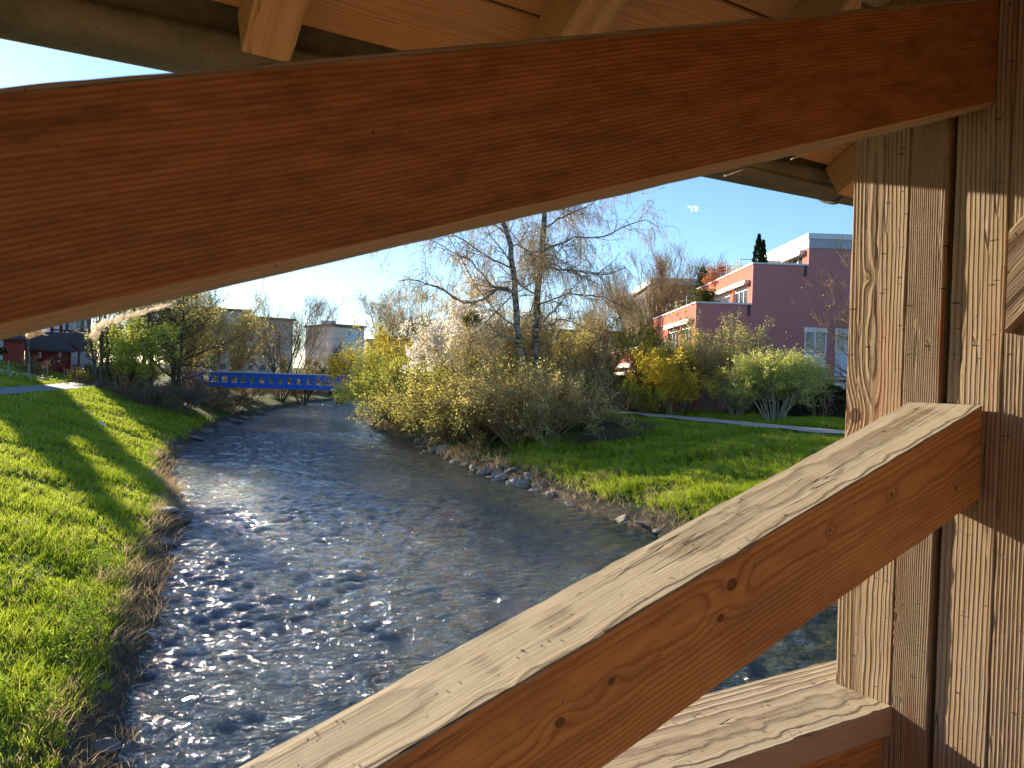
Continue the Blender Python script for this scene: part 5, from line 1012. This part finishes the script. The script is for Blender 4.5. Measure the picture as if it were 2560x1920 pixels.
def blades(name, pts, h, w, mat, label, cat, seed, lean=.35, two=True, flow=(0, 0)):
    rg = np.random.RandomState(seed); n = len(pts); z = height(pts[:, 0], pts[:, 1]) - .01; b = np.concatenate([pts, z[:, None]], 1); a = rg.uniform(0, pi, n); s = np.stack([np.cos(a), np.sin(a), 0 * a], 1)
    ln_ = rg.randn(n, 3) * lean; ln_[:, 2] = 0; ln_[:, :2] += np.array(flow); hh = (h * rg.uniform(.5, 1.3, n))[:, None]; ww = (w * rg.uniform(.6, 1.3, n))[:, None]
    m1 = b + np.array([0, 0, .55]) * hh + ln_ * hh * .35; t1 = b + np.array([0, 0, .92]) * hh + ln_ * hh
    V = np.stack([b - s * ww * .5, b + s * ww * .5, m1 + s * ww * .38, m1 - s * ww * .38, t1], 1).reshape(-1, 3); i = np.arange(n) * 5
    me = mesh_np(name, V, [np.stack([i, i + 1, i + 2, i + 3], 1), np.stack([i + 3, i + 2, i + 4], 1)]); return tag(link(name, me, mat), label, cat, kind='stuff')
def scatter(seed, n, box, test, dens):
    rg = np.random.RandomState(seed); P = np.stack([rg.uniform(box[0], box[1], n), rg.uniform(box[2], box[3], n)], 1); k = test(P[:, 0], P[:, 1]) & (rg.uniform(0, 1, n) < dens(P[:, 0], P[:, 1])); return P[k]
def clump(P, seed, r=.12, s=.28):
    """pull blades towards tuft centres"""
    rg = np.random.RandomState(seed); c = np.round(P / s) * s; jit = np.stack([np.sin(c[:, 0] * 91.7 + c[:, 1] * 37.1), np.sin(c[:, 0] * 53.3 - c[:, 1] * 71.9)], 1) * s * .5; return P + (c + jit - P) * rg.uniform(0, .75, len(P))[:, None]
def tuft_h(P, lo, hi, sc=1.2, seed=2): return lo + (hi - lo) * np.clip(.5 + .9 * vnoise(P[:, 0], P[:, 1], sc, seed) + .35 * vnoise(P[:, 0], P[:, 1], sc * 4, seed + 1), 0, 1)
tl = lambda x, y: inside(x, y, LS + PL[::-1]) & (seg_dist(x, y, LS) > .30 + .35 * vnoise(x, y, 2.2, 9)) & (seg_dist(x, y, PL) > .12)
dn = lambda x, y: np.clip((19 / (np.hypot(x, y) + 3)) ** 1.5, 0, 1) * np.where(vnoise(x, y, 1.9, 14) + .4 * vnoise(x, y, 6, 15) > .52, .25, 1)
P = clump(scatter(1, 980000, (-36, -3, 5.5, 62), lambda x, y: tl(x, y) & (y > -1.45 * x * .66 - 1), dn), 3); d_ = np.hypot(P[:, 0], P[:, 1])
blades('meadow_grass', P, tuft_h(P, .09, .32, 1.5), .011 + d_ * .00055, m_grass, 'lush sunlit spring grass on the left bank', 'grass', 5, .42)
tr2 = lambda x, y: inside(x, y, RS + PR[::-1]) & (seg_dist(x, y, RS) > .7 + .5 * vnoise(x, y, 2, 19)) & (seg_dist(x, y, PR) > .45)
P = clump(scatter(2, 800000, (0, 24, 18, 56), tr2, lambda x, y: np.clip((26 / (np.hypot(x, y) + 1)) ** 1.5, 0, 1) * np.where(vnoise(x, y, 1.7, 24) + .4 * vnoise(x, y, 5, 25) > .45, .3, 1)), 4, s=.36); d_ = np.hypot(P[:, 0], P[:, 1])
blades('bank_grass', P, tuft_h(P, .14, .42, 1.4, 5) * np.clip(.25 + .4 * seg_dist(P[:, 0], P[:, 1], PR), .3, 1), .010 + d_ * .0006, m_grass, 'green tufted grass on the right bank below the gravel path', 'grass', 6, .42)
P = clump(scatter(3, 260000, (0, 34, 34, 66), lambda x, y: ~inside(x, y, RS + PR[::-1]) & (seg_dist(x, y, PR) > 2.6) & (seg_dist(x, y, PR) < 11) & ~inside(x, y, RIVER) & (y < 53), lambda x, y: .6 + 0 * x), 5, s=.5)
blades('verge_grass', P, tuft_h(P, .10, .42, 1.1, 7), .04, m_grass, 'rough grass between the gravel path and the garden shrubs', 'grass', 7, .4)
P = scatter(4, 300000, (-62, -28, 44, 82), lambda x, y: (seg_dist(x, y, PL) > 4.1) & ~inside(x, y, LS + PL[::-1]) & ~inside(x, y, RIVER) & (x > -.78 * y), lambda x, y: .6 + 0 * x)
blades('mound_grass', P, tuft_h(P, .12, .3, 1.0, 8), .05, m_grass, 'shaded grass mound between the grey path and the red sheds', 'grass', 8, .4)
rf_ = np.random.RandomState(9); n = 260; X = rf_.uniform(-46.5, -39, n); Yv = rf_.uniform(60, 67, n); Z = height(X, Yv) + rf_.uniform(.15, .4, n); Vf, Ff = leaves(rf_, np.stack([X, Yv, Z], 1)[:, None, :].repeat(2, 1), 700, .11, .10)
tag(link('white_flowers', mesh_np('white_flowers', Vf, Ff), LF['blossom']), 'scattered white flowers in the grass mound by the fence', 'flowers', kind='stuff')
# dry reeds and dead stalks along both shores
sh_l = lambda lo, hi: (lambda x, y: inside(x, y, LS + PL[::-1]) & (seg_dist(x, y, LS) > lo) & (seg_dist(x, y, LS) < hi))
P = clump(scatter(5, 380000, (-20, -1, 5.5, 48), lambda x, y: (seg_dist(x, y, LS) < np.where(inside(x, y, RIVER), .26, .62 + .3 * vnoise(x, y, 1.1, 61))), lambda x, y: np.clip(.40 + .8 * vnoise(x, y, 1.5, 31), 0, 1) * np.clip(18 / np.hypot(x, y), .3, 1)), 6, s=.5); d_ = np.hypot(P[:, 0], P[:, 1])
blades('dry_reeds', P, tuft_h(P, .15, .46, 1.0, 9), .006 + d_ * .0006, m_straw, 'dry straw coloured stalks and brambles along the left waterline', 'dry reeds', 9, .75, flow=(.28, -.1))
P = clump(scatter(6, 200000, (-12, 10, 16, 66), lambda x, y: (seg_dist(x, y, RS) < np.where(inside(x, y, RIVER), .12, 1.9)) & (x > -13), lambda x, y: np.clip(.35 + .8 * vnoise(x, y, 1.4, 41), 0, 1) * .6), 7, s=.6); d_ = np.hypot(P[:, 0], P[:, 1])
blades('dead_tussocks', P, tuft_h(P, .2, .55, 1.0, 10), .007 + d_ * .0006, m_straw, 'dead brown tussocks and brambles along the right waterline', 'dry reeds', 10, .8, flow=(-.15, -.15))
P = clump(scatter(7, 90000, (2, 12, 34, 46), lambda x, y: inside(x, y, RS + PR[::-1]) & (np.hypot(x - 5.2, y - 41) < 2.6), lambda x, y: .35 + 0 * x), 8, s=.6)
blades('dead_brambles', P, tuft_h(P, .25, .8, 1.3, 12), .02, mat_leaf('bramble_stalks', (.13, .09, .06), (.24, .17, .11), (.30, .2, .14), .25, 2), 'brown dead brambles between the brushwood and the grass of the right bank', 'brambles', 11, .9)
# ivy and small green herbs on the near left bank
P = clump(scatter(8, 60000, (-9, -4, 9, 17), sh_l(.5, 2.6), lambda x, y: np.clip(.1 + .9 * vnoise(x, y, 2.1, 51), 0, 1)), 9, s=.4)
Z = height(P[:, 0], P[:, 1]) + np.random.RandomState(3).uniform(.05, .4, len(P)); V, F = leaves(np.random.RandomState(8), np.concatenate([P, Z[:, None]], 1)[:, None, :].repeat(2, 1), 5000, .045, .05)
tag(link('bank_herbs', mesh_np('bank_herbs', V, F), mat_leaf('herb_leaves', (.10, .18, .02), (.22, .32, .04), (.34, .42, .08), .45)), 'small leafy nettles and herbs in the grass close to the left waterline', 'herbs', kind='stuff')
